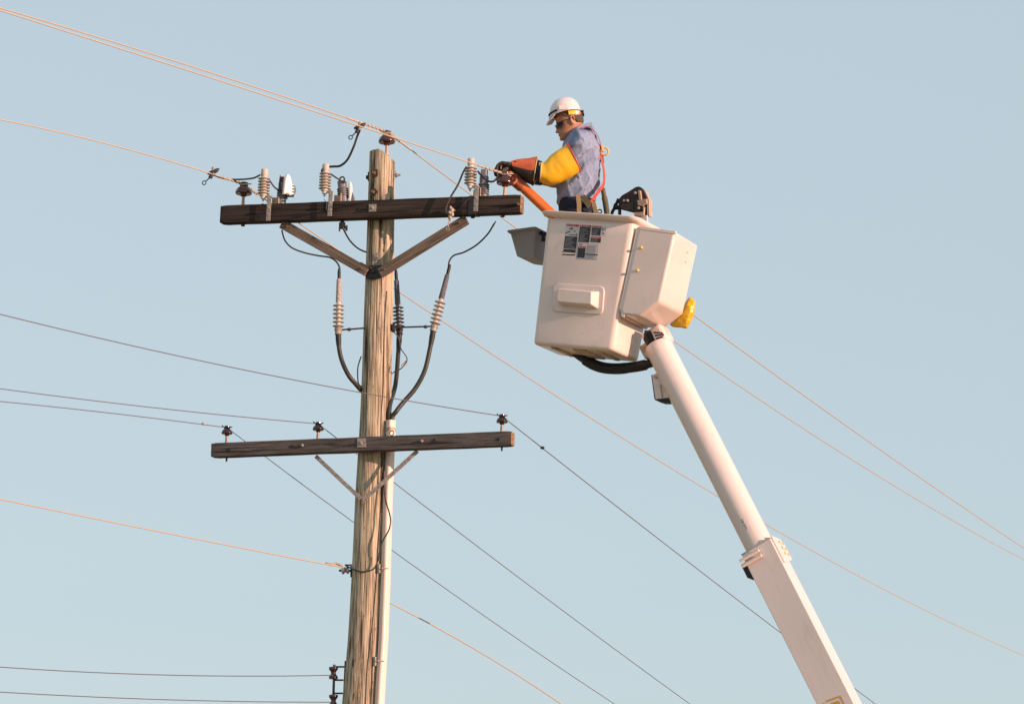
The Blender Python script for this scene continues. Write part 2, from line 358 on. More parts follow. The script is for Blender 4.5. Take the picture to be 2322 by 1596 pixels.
# crossarms
def arm_frame(l, r_, off):
    P0 = Vector((pc[1][0].x, YP, 0)) + AN * off
    a = onplane(*l, P0, AN); b = onplane(*r_, P0, AN); X = (b - a).normalized(); Z = (Vector((0, 0, 1)) - X * X.z).normalized(); Y = Z.cross(X)
    return P0, frame((a + b) / 2, X, Y, Z), (b - a).length
OFF1, OFF2 = .158, .20
P1, F1, L1 = arm_frame((504, 489), (1184, 464.5), OFF1)
P2, F2, L2 = arm_frame((483, 1022), (1163, 995), OFF2)
def A1(u, v, off=0): return onplane(u, v, P1 + AN * off, AN)
def A2(u, v, off=0): return onplane(u, v, P2 + AN * off, AN)
def arm_mesh(L, h, d, seed):
    m = MB(); n = 60; rs = []
    for i in range(n + 1):
        x = -L / 2 + L * i / n; w1 = .002 * noise.noise(Vector((x * 3, seed, 0))); w2 = .0025 * noise.noise(Vector((x * 4, seed, 7)))
        e = .004 if i in (0, n) else 0; ch = .004
        hh, dd = h / 2 - e, d / 2 - e
        rs.append([Vector((x, y + w1, z + w2)) for y, z in ((-dd + ch, -hh), (dd - ch, -hh), (dd, -hh + ch), (dd, hh - ch), (dd - ch, hh), (-dd + ch, hh), (-dd, hh - ch), (-dd, -hh + ch))])
    m.rings(rs, False, False)
    m.mat(1); m.add(rs[0], [tuple(range(8))[::-1]]); m.add(rs[-1], [tuple(range(8))]); return m
H1, D1, H2, D2 = .146, .098, .113, .09
arm1 = arm_mesh(L1, H1, D1, 1).build('crossarm', [M['arm'], M['end']], pole, F=F1, smooth=30)
arm1['label'] = 'upper, thicker and darker crossarm'
arm2 = arm_mesh(L2, H2, D2, 2).build('crossarm', [M['arm2'], M['end']], pole, F=F2, smooth=30)
arm2['label'] = 'lower, thinner greyish crossarm'
def plate_bolt(F, arm, u, v, A, D, sq, mm, hole=False):
    p = F.inverted() @ A(u, v, D / 2); p.y = -D / 2; k = MB()
    if sq: k.box(p + Vector((0, -.003, 0)), sq, .006, sq)
    hexbolt(k, p + Vector((0, -.004, 0)), (0, -1, 0), .014, .02); hexbolt(k, p + Vector((0, -.02, 0)), (0, -1, 0), .007, .018)
    k.build('bolt', mm, arm, F=F)
plate_bolt(F1, arm1, 845, 472, A1, D1, .062, M['steel']); plate_bolt(F1, arm1, 1176, 464, A1, D1, 0, M['rust'])
plate_bolt(F2, arm2, 820, 1004, A2, D2, .072, M['steel'])
for u, v in ((686, 1010), (957, 1000)): 
    p = F2.inverted() @ A2(u, v, D2 / 2); k = MB(); k.lathe([(.011, 0), (.013, .008), (.008, .02), (.001, .023)], (p.x, -D2 / 2, p.z), (0, -1, 0), 10); k.build('bolt', M['steel'], arm2, F=F2)
for F, arm, A, D, lst in ((F2, arm2, A2, D2, ((520, 1019), (662, 1012), (985, 998), (1130, 996))), (F1, arm1, A1, D1, ((590, 490), (815, 475)))):
    for u, v in lst:
        k = MB(); p = F.inverted() @ A(u, v, D / 2); k.lathe([(.013, 0), (.013, .001)], (p.x, -D / 2 - .004, p.z), (0, -1, 0), 12); k.build('bolt_hole', M['rubber'], arm, F=F)
for u, v in ((551, 509), (1140, 487), (1072, 492)):
    p = F1.inverted() @ A1(u, v); k = MB(); hexbolt(k, Vector((p.x, 0, -H1 / 2 + .002)), (0, 0, -1), .018, .022); k.build('bolt', M['darksteel'], arm1, F=F1)
for u, v in ((514, 1036), (1138, 1013)):
    p = F2.inverted() @ A2(u, v); k = MB(); k.tube([Vector((p.x, 0, -H2 / 2)), Vector((p.x, 0, -H2 / 2 - .035))], .008, 8); k.build('bolt', M['darksteel'], arm2, F=F2)
# dark tar stains and bands on the upper arm
for u0, u1 in ((1062, 1080),):
    a = F1.inverted() @ A1(u0, 470, D1 / 2); b = F1.inverted() @ A1(u1, 470, D1 / 2)
    k = MB(); k.box(((a.x + b.x) / 2, -.0005, 0), b.x - a.x, D1 + .006, H1 + .006); k.build('steel_band', M['darksteel'], arm1, F=F1, bevel=.002)
# wooden braces of the upper arm, steel braces of the lower
def brace(p, q, wd, th, mm, n_=AN):
    X = (q - p).normalized(); Y = -(n_ - X * n_.dot(X)).normalized(); Z = X.cross(Y); L = (q - p).length
    F = frame((p + q) / 2, X, Y, Z); k = MB(); k.box((0, 0, 0), L, th, wd); return k.build('brace', mm, pole, F=F, bevel=.002), F, L
pz1 = -.03
for (u0, v0), (u1, v1) in (((640, 508), (833, 617)), ((1058, 498), (862, 620))):
    b_, F, L = brace(A1(u0, v0, -.012), A1(u1, v1, -.004), .077, .042, M['brace'])
    for x_ in (L / 2 - .05, -L / 2 + .06): k = MB(); hexbolt(k, (x_, -.021, 0), (0, -1, 0), .011, .012); k.build('bolt', M['rust'], b_, F=F)
    if u0 < 800:
        k = MB(); k.box((L / 2 - .035, .0, .042), .1, .05, .006); k.build('strap_plate', M['rust'], b_, F=F)
k = MB(); c, r = pole_at(A1(847, 615).z); k.box(c + AN * (r + .012), .13, .03, .105, AD, AN, (0, 0, 1)); hexbolt(k, c + AN * (r + .03), AN, .014, .018); k.build('brace_bracket', M['darksteel'], pole, bevel=.012)
k = MB(); c, r = pole_at(A1(870, 578).z); k.lathe([(.03, 0), (.03, .012)], c + AN * (r - .004) + AD * .02, AN, 16); hexbolt(k, c + AN * (r + .004) + AD * .02, AN, .013, .016); k.build('bolt', M['steel'], pole)
for (u0, v0), (u1, v1) in (((716, 1034), (824, 1136)), ((947, 1022), (819, 1138))):
    b_, F, L = brace(A2(u0, v0, -.05 if 0 else -.02), A2(u1, v1, -.0), .032, .012, M['steel'])
k = MB(); hexbolt(k, A2(821, 1134, .008), AN, .012, .02); k.build('bolt', M['rust'], pole)

# ------------------------------------------------------------------ riser conduit and the ground wires stapled to the pole
def cond_c(z):
    c, r = pole_at(z); a = R(55); return c + Vector((math.sin(a), -math.cos(a), 0)) * (r + .036)
zc = onY(888, 958, YP).z
rc = thing('riser_conduit', cond_c(0), 'cream plastic conduit pipe strapped up the right side of the pole', 'conduit')
zs = list(np.linspace(0, zc, 40)); k = MB(); 
ga_ = R(47); gN = Vector((math.sin(ga_), -math.cos(ga_), 0)); gT = Vector((math.cos(ga_), math.sin(ga_), 0))
def uguard(z, e=0):
    c = cond_c(z); return [c + gT * p.x + gN * p.y for p in rrect(.074 + e, .062 + e, .022, 0)]
k.rings([uguard(z) for z in zs]); k.build('pipe', M['pvc'], rc, smooth=60)
k = MB(); k.rings([uguard(zc - .09, .004), uguard(zc - .06, .004)]); k.build('band', M['tan'], rc)
for v in (1294, 1503):
    z = onY(860, v, YP).z; c, r = pole_at(z); cc = cond_c(z); k = MB(); d_ = (cc - c).normalized(); t_ = Vector((d_.y, -d_.x, 0))
    t_ = t_ if t_.x < 0 else -t_
    k.box(cc + t_ * .055 - d_ * .03, .02, .02, .07, t_, d_, (0, 0, 1)); k.tube([cc + t_ * .06, cc + t_ * .02 + d_ * .035], .005, 8)
    k.build('bracket', M['steel'], rc)
def on_pole(u, v, out=.004):
    """front surface of the pole under pixel u,v"""
    z = onY(u, v, YP - .1).z; c, r = pole_at(z); p = onY(u, v, YP - .1); s_ = max(-.97, min(.97, (p.x - c.x) / r))
    return Vector((c.x + s_ * (r + out), YP - math.sqrt(1 - s_ * s_) * (r + out), z))
gw = thing('ground_wire', on_pole(871, 1100), 'thin dark ground wire looping down the pole beside the conduit', 'wire')
k = MB(); pts = [onY(u, v, YP - d_) for u, v, d_ in ((876, 985, .145), (873, 1040, .15), (871, 1090, .15), (874, 1130, .17), (882, 1160, .2), (886, 1180, .21), (881, 1203, .21), (868, 1226, .2), (861, 1250, .185), (857, 1270, .17), (848, 1288, .165), (832, 1295, .165), (815, 1295, .15), (798, 1289, .09), (783, 1281, .03))]; k.tube(spline(pts, 8), .006, 8); k.build('wire', M['cable'], gw)
k = MB(); pts = [on_pole(877, 660, .003), on_pole(872, 740, .003), on_pole(869, 880, .003), on_pole(864, 960, .003), on_pole(866, 1100, .003), on_pole(860, 1200, .003), on_pole(851, 1350, .003), on_pole(838, 1480, .003), on_pole(830, 1590, .003), pole_at(2)[0] + Vector((.02, -.17, 0)), pole_at(0)[0] + Vector((.02, -.18, 0))]
k.tube(spline(pts, 8), .0042, 6); k.build('stapled_wire', M['cable'], gw)
k = MB(); k.torus(A2(888, 982, -.02), AN, .018, .004, 16, 6); k.build('loop', M['cable'], gw)

# ------------------------------------------------------------------ insulators
ROTA = Matrix((F1.col[0][:3], F1.col[1][:3], F1.col[2][:3])).transposed()
def ins_proto(name, sc_, matl, label, grp, pinh):
    o = thing(name, (0, 0, 0), label, 'insulator', grp); k = MB(); q = sc_
    k.lathe([(.02 * q, pinh - .01), (.027 * q, pinh - .005), (.03 * q, pinh + .012 * q), (.045 * q, pinh + .014 * q), (.064 * q, pinh + .01 * q), (.070 * q, pinh + .018 * q), (.067 * q, pinh + .035 * q), (.055 * q, pinh + .058 * q), (.038 * q, pinh + .072 * q), (.029 * q, pinh + .078 * q), (.027 * q, pinh + .088 * q), (.036 * q, pinh + .094 * q), (.036 * q, pinh + .106 * q), (.026 * q, pinh + .112 * q)], (0, 0, 0), (0, 0, 1), 32)
    k.build('porcelain_bell', matl, o, local=True, smooth=50)
    k = MB(); k.lathe([(.02, -.004), (.02, .004), (.014, .008), (.0125, .03), (.0105, pinh)], (0, 0, 0), (0, 0, 1), 12); k.build('pin', M['tan'] if q > .9 else M['steel'], o, local=True)
    k = MB(); k.torus((0, 0, pinh + .083 * q), (0, 0, 1), .031 * q, .005, 18, 6); k.tube([(-.06 * q, -.01, pinh + .115 * q), (-.03 * q, -.03 * q, pinh + .09 * q), (.03 * q, -.032 * q, pinh + .086 * q), (.065 * q, .0, pinh + .095 * q)], .005, 6); k.build('tie_wire', M['alu'] if q > .9 else M['darksteel'], o, local=True)
    return o
def on_arm(F, A, H, u, v):
    p = F.inverted() @ A(u, v); return F @ Vector((p.x, 0, H / 2))
g1_ = 'large brown pin insulators of the top wires'
ia = ins_proto('pin_insulator', 1.0, M['porcelain'], 'large brown pin insulator on left end of upper crossarm', g1_, .09)
TI = Matrix.Translation
ia.matrix_local = TI(on_arm(F1, A1, H1, 551, 463)) @ ROTA.to_4x4(); W[ia] = ia.matrix_local.copy()
ir_p = on_arm(F1, A1, H1, 1144, 444)
ir = dup(ia, TI(ir_p) @ ROTA.to_4x4(), 'large brown pin insulator right beside the gloved hands of the worker')
c0 = pc[0][0]
it_p = Vector((onY(877, 346, YP - .04).x, YP - .04, ztop - .035))
it = dup(ia, TI(it_p), 'large brown pin insulator on the very top of the pole')
g2_ = 'small dark insulators on the lower crossarm'
ROTB = Matrix((F2.col[0][:3], F2.col[1][:3], F2.col[2][:3])).transposed()
sa = ins_proto('line_insulator', .66, M['porcelain2'], 'small dark insulator at the left end of the lower crossarm', g2_, .07)
sp = [on_arm(F2, A2, H2, u, v) for u, v in ((514, 1002), (721, 993), (1138, 977))]
sa.matrix_local = TI(sp[0]) @ ROTB.to_4x4(); W[sa] = sa.matrix_local.copy()
dup(sa, TI(sp[1]) @ ROTB.to_4x4(), 'small dark insulator on the lower crossarm, closest to the pole')
dup(sa, TI(sp[2]) @ ROTB.to_4x4(), 'small dark insulator at the right end of the lower crossarm')

# ------------------------------------------------------------------ arresters, cutouts on the upper arm
ga = 'ribbed surge arresters on the upper crossarm'
ar = thing('surge_arrester', (0, 0, 0), 'pale ribbed surge arrester leftmost on the upper crossarm', 'surge arrester', ga)
k = MB(); k.lathe([(.028, .172), (.030, .175), (.030, .222), (.027, .228)], (0, 0, 0), (0, 0, 1), 24); k.build('cap', M['polymer'], ar, local=True)
k = MB(); pr = [(.024, .016)]
for i in range(6):
    z = .026 + i * .0245; pr += [(.026, z), (.050, z - .002), (.051, z + .001), (.029, z + .011), (.026, z + .014)]
pr += [(.026, .172), (.001, .173)]; k.lathe(pr, (0, 0, 0), (0, 0, 1), 28); k.build('sheds', M['polymer'], ar, local=True, smooth=35)
k = MB(); k.lathe([(.001, -.042), (.008, -.036), (.009, -.02), (.019, -.018), (.02, .004), (.03, .006), (.03, .018)], (0, 0, 0), (0, 0, 1), 16); k.build('base', M['polymer'], ar, local=True)
k = MB(); k.box((.045, .01, .0), .05, .03, .022); k.box((.062, .0, -.02), .018, .03, .06); k.build('hanger', M['polymer'], ar, local=True, bevel=.004)
k = MB(); k.box((.062, -.018, -.105), .036, .006, .21); k.lathe([(.008, 0), (.008, .003)], (.062, -.0205, -.17), (0, -1, 0), 10); hexbolt(k, (.062, -.02, -.1), (0, -1, 0), .009, .01); k.build('strap', M['steel'], ar, local=True, bevel=.001)
def arr_M(u, v, off=D1 / 2 + .022): return TI(A1(u, v, off)) @ ROTA.to_4x4()
ar.matrix_local = arr_M(597, 446); W[ar] = ar.matrix_local.copy()
dup(ar, arr_M(736, 435), 'pale ribbed surge arrester just left of the pole')
dup(ar, arr_M(1066, 423), 'pale ribbed surge arrester right of the pole, beneath the worker\'s wire')
def cutout(u, v, zb, label, kind):
    p = F1.inverted() @ A1(u, v); o = thing('fuse_cutout', F1 @ Vector((p.x, .01, H1 / 2)), label, 'fuse cutout', 'fuse cutouts on the upper crossarm', rot=ROTA)
    k = MB(); pr = [(.034, -.02), (.034, .06)] if kind != 2 else [(.03, -.02), (.034, .03)]
    z = pr[-1][1]
    for i in range(4 if kind != 2 else 5):
        pr += [(.035, z), (.046, z - .004), (.047, z), (.036, z + .009)]; z += .019
    pr += [(.036, z), (.037, z + .045), (.02, z + .05)]
    ax = (0, 0, 1) if kind != 1 else (-.16, 0, 1)
    k.lathe(pr, (0, 0, 0), ax, 24); k.build('insulator_body', M['greypoly'], o, local=True, smooth=35)
    k = MB(); k.box((-.005, .0, .19), .03, .04, .09); k.box((.03, 0, .2), .03, .03, .05); k.build('top_contact', M['darksteel'], o, local=True, bevel=.004) if kind == 0 else None
    k = MB(); k.box((-.045, -.01, .03), .06, .05, .055); k.box((-.012, -.035, .035), .008, .03, .07); k.build('mounting_bracket', M['tan'], o, local=True, bevel=.003)
    if kind == 0:
        k = MB(); pl = [(.055, .06), (.062, .2), (.072, .235), (.088, .238), (.1, .215), (.11, .17), (.135, .145), (.142, .11), (.13, .065), (.1, .06), (.085, .075)]
        tc_ = R(48); k.prism([(.055 + (x - .055) * 1.35 * math.cos(tc_), -.11 + (x - .055) * 1.35 * math.sin(tc_), z) for x, z in pl], (-math.sin(tc_) * .035, math.cos(tc_) * .035, 0)); k.build('fuse_cover', M['whiteplastic'], o, local=True, bevel=.01)
        k = MB(); k.box((.06, -.005, .13), .06, .03, .02); k.box((.065, -.005, .07), .075, .02, .014); k.box((.062, -.045, .13), .02, .07, .02); k.box((.05, -.005, .10), .03, .02, .02); k.build('contact_arm', M['darksteel'], o, local=True, bevel=.003)
        k = MB(); k.tube([(-.015, -.03, .24), (-.012, -.04, .16), (-.005, -.045, .1)], [.004, .01, .009], 8); k.build('lead', M['cable'], o, local=True)
    if kind == 1:
        k = MB(); pl = [(.045, .01), (.036, .1), (.036, .16), (.043, .175), (.056, .165), (.063, .12), (.066, .07), (.06, .0)]
        k.prism([(x, -.02, z) for x, z in pl], (0, .04, 0)); k.build('fuse_cover', M['whiteplastic'], o, local=True, bevel=.01)
        k = MB(); pl = [(.066, .085), (.085, .05), (.098, .0), (.056, .0), (.062, .04)]; k.prism([(x, -.008, z) for x, z in pl], (0, .02, 0)); k.build('fuse_tube', M['greypoly'], o, local=True, bevel=.003)
        k = MB(); k.box((.02, 0, .08), .05, .03, .05); k.box((.015, 0, .05), .05, .02, .025); k.build('contact_arm', M['darksteel'], o, local=True, bevel=.004)
        k = MB(); k.torus((-.02, -.02, .185), AN, .026, .0065, 20, 8); k.build('lead', M['cable'], o, local=True)
    if kind == 2:
        k = MB(); k.box((0, 0, .2), .052, .05, .065); k.build('top_contact', M['greypoly'], o, local=True, bevel=.01)
        k = MB(); k.box((0, -.01, .06), .075, .06, .07); k.build('hinge_box', M['tapedark'], o, local=True, bevel=.01)
    return o
cutout(638, 462, 0, 'grey fuse cutout with a broad white cover on left crossarm half', 0)
cutout(779, 458, 0, 'grey fuse cutout with looped lead just left of the pole', 1)
cutout(1095, 446, 0, 'plain dark grey fuse cutout on right half of upper crossarm', 2)

# ------------------------------------------------------------------ conductors
def hdir(deg): return Vector((math.sin(R(deg)), math.cos(R(deg)), 0))
def span(P, pts, deg, ext, sgn, fit=True, n=40):
    """3-D curve of one span: in the vertical plane through P heading deg, seen under pts; sagging quadratic, run on past the frame"""
    L = hdir(deg); N = Vector((L.y, -L.x, 0)); q = [onplane(u, v, P, N) for u, v in pts]
    s_ = [(x - P).dot(L) * sgn for x in q]; z = [x.z - P.z for x in q]
    if fit:
        A_ = np.array([[t, t * t] for t in s_]); co = np.linalg.lstsq(A_, np.array(z), rcond=None)[0]
        smax = max(s_) + ext
        return [P + L * (sgn * t) + Vector((0, 0, co[0] * t + co[1] * t * t)) for t in np.linspace(0, smax, n)]
    out = [P] + q; d = (out[-1] - out[-2]).normalized(); out.append(out[-1] + d * ext); return out
def wire(label, P, left, right, ldeg, rdeg, r, matl, rods=True, lfit=True, rfit=True, group=None, extl=6, extr=14):
    o = thing('overhead_wire', P, label, 'wire', group); k = MB(); a = []; b = []
    if left: a = span(P, left, ldeg, extl, -1, lfit)
    if right: b = span(P, right, rdeg, extr, 1, rfit)
    pts = a[::-1] + (b[1:] if a else b); k.tube(pts, r, 10); k.build('conductor', matl, o, smooth=180)
    if rods:
        k = MB()
        def walk(c, d):
            out = [c[0]]; acc = 0
            for x, y in zip(c, c[1:]):
                l = (y - x).length
                if acc + l > d: out.append(x.lerp(y, (d - acc) / l)); return out
                acc += l; out.append(y)
            return out
        if a: k.tube(walk(a, rods), r * 1.55, 10)
        if b: k.tube(walk(b, rods * 1.1), r * 1.55, 10)
        k.build('armour_rod', M['alu'], o)
        k = MB()
        for c in (a, b):
            if not c: continue
            d = (c[1] - c[0]).normalized(); q = Vector((0, 0, 1)).cross(d).normalized(); u_ = d.cross(q)
            k.tube([c[0] + d * (.0 + .26 * t / 60) + (q * math.cos(t * .62) + u_ * math.sin(t * .62)) * r * 1.9 for t in range(61)], r * .7, 6)
        k.build('tie_wire', M['alu'], o)
    return o
UPI = Vector((0, 0, 1)); ins_top = .09 + .105
gp = 'pale aluminium top wires'
wt = wire('pale top wire tied to the insulator on the pole top, upper of the near pair', it_p + UPI * (ins_top + .0), [(600, 205), (300, 109), (150, 62), (0, 19)], [(1020, 422), (1160, 522), (1530, 776), (1900, 1013), (2322, 1270)], 43, 21.5, .0052, M['alu'], .45, group=gp)
wr = wire('pale top wire reaching the insulator the worker is handling', ir_p + UPI * (ins_top - .01), [(1090, 376), (880, 312), (600, 217), (300, 114), (0, 27)], [(1575, 725), (1900, 945), (2322, 1243)], 44, 21.5, .0052, M['alu'], .3, group=gp)
wl = wire('pale top wire running to the insulator on the left crossarm end', on_arm(F1, A1, H1, 551, 463) + UPI * (ins_top - .01), [(485, 391), (300, 342), (150, 306), (0, 270)], [(690, 508), (835, 603), (1000, 724), (1200, 868), (1620, 1130), (1900, 1268), (2322, 1487)], 43, 21.5, .0052, M['alu'], .24, group=gp)
gs_ = 'thin dark wires of the lower crossarm'
s_top = .07 + .09 * .66
wire('thin dark wire of the left insulator on the lower crossarm', sp[0] + UPI * s_top, [(462, 957), (300, 943), (150, 927), (0, 909)], [(565, 1000), (605, 1033), (700, 1107), (800, 1186), (893, 1253), (1050, 1363), (1200, 1462), (1393, 1596)], 52, 22, .0034, M['copper'], 0, group=gs_)
wire('thin dark wire of the lower crossarm insulator nearest the pole', sp[1] + UPI * s_top, [(600, 943), (400, 933), (200, 908), (0, 880)], [(770, 992), (893, 1098), (1030, 1196), (1200, 1325), (1400, 1478), (1567, 1596)], 52, 22, .0034, M['copper'], 0, lfit=True, group=gs_)
wire('thin dark wire of the right insulator on the lower crossarm', sp[2] + UPI * s_top, [(960, 915), (900, 904), (780, 884), (600, 848), (300, 783), (0, 713)], [(1230, 1015), (1500, 1222), (1775, 1442), (1932, 1556), (1990, 1597)], 52, 22, .0036, M['copper'], 0, group=gs_)
# splice sleeves on two of them
def splice(P, deg, u, v, sgn, parent_label):
    pass
# neutral with its spool insulator
npt = onY(783, 1287, YP - .03)
nz_ = wire('tan neutral wire dead-ended on the left side of the pole', npt, [(738, 1276), (500, 1233), (250, 1182), (0, 1131)], None, 52, 22, .0052, M['alu'], 0)
npr = pole_at(onY(885, 1355, YP).z); npr = npr[0] + Vector((.12, .09, 0))
wire('tan neutral wire leaving the right side of the pole low down', npr, None, [(930, 1384), (1100, 1487), (1275, 1596)], 52, 22, .0052, M['alu'], 0)
k = MB(); sn = thing('spool_insulator', npt, 'grey spool insulator on a clevis at the left edge of the pole', 'insulator')
c, r = pole_at(npt.z)
k.lathe([(.01, -.03), (.026, -.028), (.028, -.012), (.016, -.004), (.016, .004), (.028, .012), (.026, .028), (.01, .03)], onY(783, 1293, YP - .03), (1, 0, .12), 20); k.build('spool', M['greypoly'], sn)
k = MB(); p = onY(783, 1293, YP - .03); k.tube([p - Vector((.05, 0, 0)), p + Vector((.1, .02, 0))], .009, 8); k.box(p + Vector((.045, .01, .0)), .01, .04, .1); k.box(p + Vector((.02, .01, .045)), .05, .03, .008); k.build('clevis', M['darksteel'], sn)
k = MB(); p0 = onY(738, 1276, YP - .03); k.tube(spline([p0, onY(752, 1280, YP - .05), onY(762, 1277, YP - .04), onY(778, 1284, YP - .05)], 6), [.006] + [.01] * 17 + [.006], 8); k.build('grip', M['alu'], sn)
# secondary rack with two spools, service wires
rk = thing('spool_rack', onY(775, 1550, YP), 'dark iron rack of spool insulators low on the left of the pole', 'spool rack')
k = MB(); a, b = onY(784, 1498, YP - .01), onY(776, 1680, YP - .01); k.tube([a, b], .016, 8, flat=.6)
for v in (1511, 1541, 1571, 1605, 1640): k.tube([onY(781 - (v - 1500) * .05, v, YP - .02), onY(757, v, YP - .02)], .007, 8)
k.build('frame', M['darksteel'], rk)
k = MB(); k.tube([onY(758, 1506, YP - .02), onY(754, 1650, YP - .02)], .01, 8); k.build('rod', M['darksteel'], rk)
for v in (1525, 1588):
    k = MB(); k.lathe([(.012, -.05), (.036, -.046), (.037, -.03), (.02, -.008), (.02, .008), (.037, .03), (.036, .046), (.012, .05)], onY(756, v, YP - .02), (0, 0, 1), 24); k.build('spool', M['porcelain2'], rk)
gsv = 'thin service wires at the bottom left'
p = onY(754, 1530, YP - .05); wire('upper thin service wire meeting the spool rack', p, [(600, 1533), (470, 1532), (250, 1524), (0, 1512)], None, 60, 22, .0035, M['copper'], 0, group=gsv)
p = onY(752, 1591, YP - .05); wire('lower thin service wire meeting the spool rack', p, [(600, 1590), (300, 1583), (0, 1568)], None, 60, 22, .0035, M['copper'], 0, group=gsv)
# small ball splices
for u, v, P, deg, sgn, lab in ((462, 960.5, sp[0] + UPI * s_top, 52, -1, 'tiny pale splice on the thin wire left of the lower crossarm'), (1230, 1015, sp[2] + UPI * s_top, 22, 1, 'tiny dark splice on the thin wire right of the lower crossarm')):
    L = hdir(deg); N = Vector((L.y, -L.x, 0)); q = onplane(u, v, P, N); k = MB(); k.ball(q, .013, 1.4, 1, 1, 8); tag(k.build('wire_splice', M['alu'] if sgn < 0 else M['copper']), lab, 'splice')

# ------------------------------------------------------------------ line clamps and jumpers
def clamp(p, label, d):
    o = thing('line_clamp', p, label, 'clamp', 'line clamps with eye rings'); k = MB()
    q = Vector((0, 0, 1)); n = -AN
    k.box(p + q * .01, .022, .03, .075, (.97, 0, -.2)); k.build('jaw', M['steel'], o, bevel=.006)
    k = MB(); k.tube([p + Vector((-.045, 0, -.01)), p + Vector((-.01, 0, .0)), p + Vector((.03, 0, .02)), p + Vector((.05, 0, .035))], [.008, .02, .017, .006], 8); k.tube([p + Vector((-.01, 0, -.02)), p + Vector((-.025, 0, -.045))], .017, 8); k.build('body', M['darksteel'], o, bevel=.003)
    k = MB(); e = p + Vector((-.07, 0, -.085)); k.tube([p + Vector((-.025, 0, -.04)), e + Vector((.012, 0, .012))], .005, 8); k.torus(e, AN, .016, .0042, 18, 6); k.build('eye_screw', M['darksteel'], o)
    return o
cl_l = onplane(483, 392, on_arm(F1, A1, H1, 551, 463), Vector((hdir(43).y, -hdir(43).x, 0))); clamp(cl_l, 'line clamp with eye ring on the left wire, over the crossarm end', None)
cl_t = onplane(815, 289, it_p, Vector((hdir(43).y, -hdir(43).x, 0))); clamp(cl_t, 'line clamp with eye ring on the top wire, left of the pole top', None)
# the pale parked clamp hanging on the arm
p = A1(1023, 484, D1 / 2 + .03); o = thing('parked_clamp', p, 'pale bronze clamp hanging on the upper crossarm face', 'clamp'); k = MB()
q = F1.to_3x3()
for x, z, r_ in ((-.005, .045, .011), (.008, .025, .015), (-.008, .0, .017), (.012, -.01, .014), (-.004, -.035, .013), (.0, -.06, .007)): k.ball(p + q @ Vector((x, -.005, z)), r_, 1, .9, 1.4, 8)
k.tube([p + q @ Vector((.005, 0, .02)), p + q @ Vector((.03, 0, .025))], .008, 8); k.box(p + q @ Vector((-.02, 0, -.03)), .008, .02, .09); k.build('jaw', M['alu'], o)
k = MB(); k.tube([p + q @ Vector((-.015, 0, -.05)), p + q @ Vector((-.02, -.005, -.115))], .0045, 8); k.torus(p + q @ Vector((-.02, -.005, -.128)), AN, .012, .004, 14, 6); k.build('eye_screw', M['steel'], o)
def jumper(pts, r, label, matl='jumper'):
    k = MB(); k.tube(spline(pts, 10), r, 8); return tag(k.build('jumper_wire', M[matl]), label, 'jumper wire', 'jumper wires on the upper crossarm')
FO = D1 / 2 + .02
jumper([cl_l + Vector((.01, 0, -.02)), A1(497, 402, FO + .05), A1(520, 407, FO + .04), A1(550, 407, FO + .03), A1(575, 404, FO + .02), A1(590, 397, FO + .03)], .008, 'drooping jumper from the left clamp to the leftmost arrester')
jumper([cl_t + Vector((.005, 0, -.02)), cl_t.lerp(A1(805, 330, FO), .5) + Vector((0, 0, 0)), A1(802, 333, FO + .05), A1(788, 362, FO + .02), A1(772, 376, FO), A1(755, 378, FO), A1(742, 379, FO), A1(731, 385, FO + .03), A1(730, 391, FO + .03)], .0095, 'long black jumper from the top wire clamp down to an arrester', 'rubber')
jumper([A1(612, 410, FO + .02), A1(620, 422, FO), A1(628, 429, FO - .01), A1(636, 430, .04)], .007, 'short jumper from leftmost arrester to the cutout beside it')
jumper([A1(750, 395, FO + .02), A1(762, 403, FO), A1(775, 411, .04), A1(785, 414, .02)], .007, 'short jumper between arrester and cutout left of the pole')
jumper([A1(1058, 378, FO + .03), A1(1050, 392, FO + .03), A1(1038, 420, FO + .03), A1(1022, 447, FO + .03), A1(1012, 470, FO + .03), A1(1012, 481, FO + .03), A1(1020, 487, FO + .03)], .0085, 'jumper from the right arrester down to the parked clamp')
jumper([A1(1083, 388, FO + .02), A1(1092, 399, FO), A1(1105, 410, FO), A1(1117, 412, FO - .01), A1(1126, 405, .04), A1(1133, 390, .03)], .0085, 'dipping jumper from the right arrester to the worker\'s insulator', 'rubber')
for pts, lab in ((((593, 462), (604, 464), (618, 465)), 'thin ground lead under the leftmost arrester'), (((735, 452), (741, 462), (740, 475), (750, 485), (757, 491)), 'thin ground lead under arrester by the pole, running over the crossarm'), (((1068, 447), (1055, 458), (1040, 480)), 'thin ground lead under the right arrester')):
    jumper([A1(u, v, FO - .015) for u, v in pts], .0025, lab, 'copper')

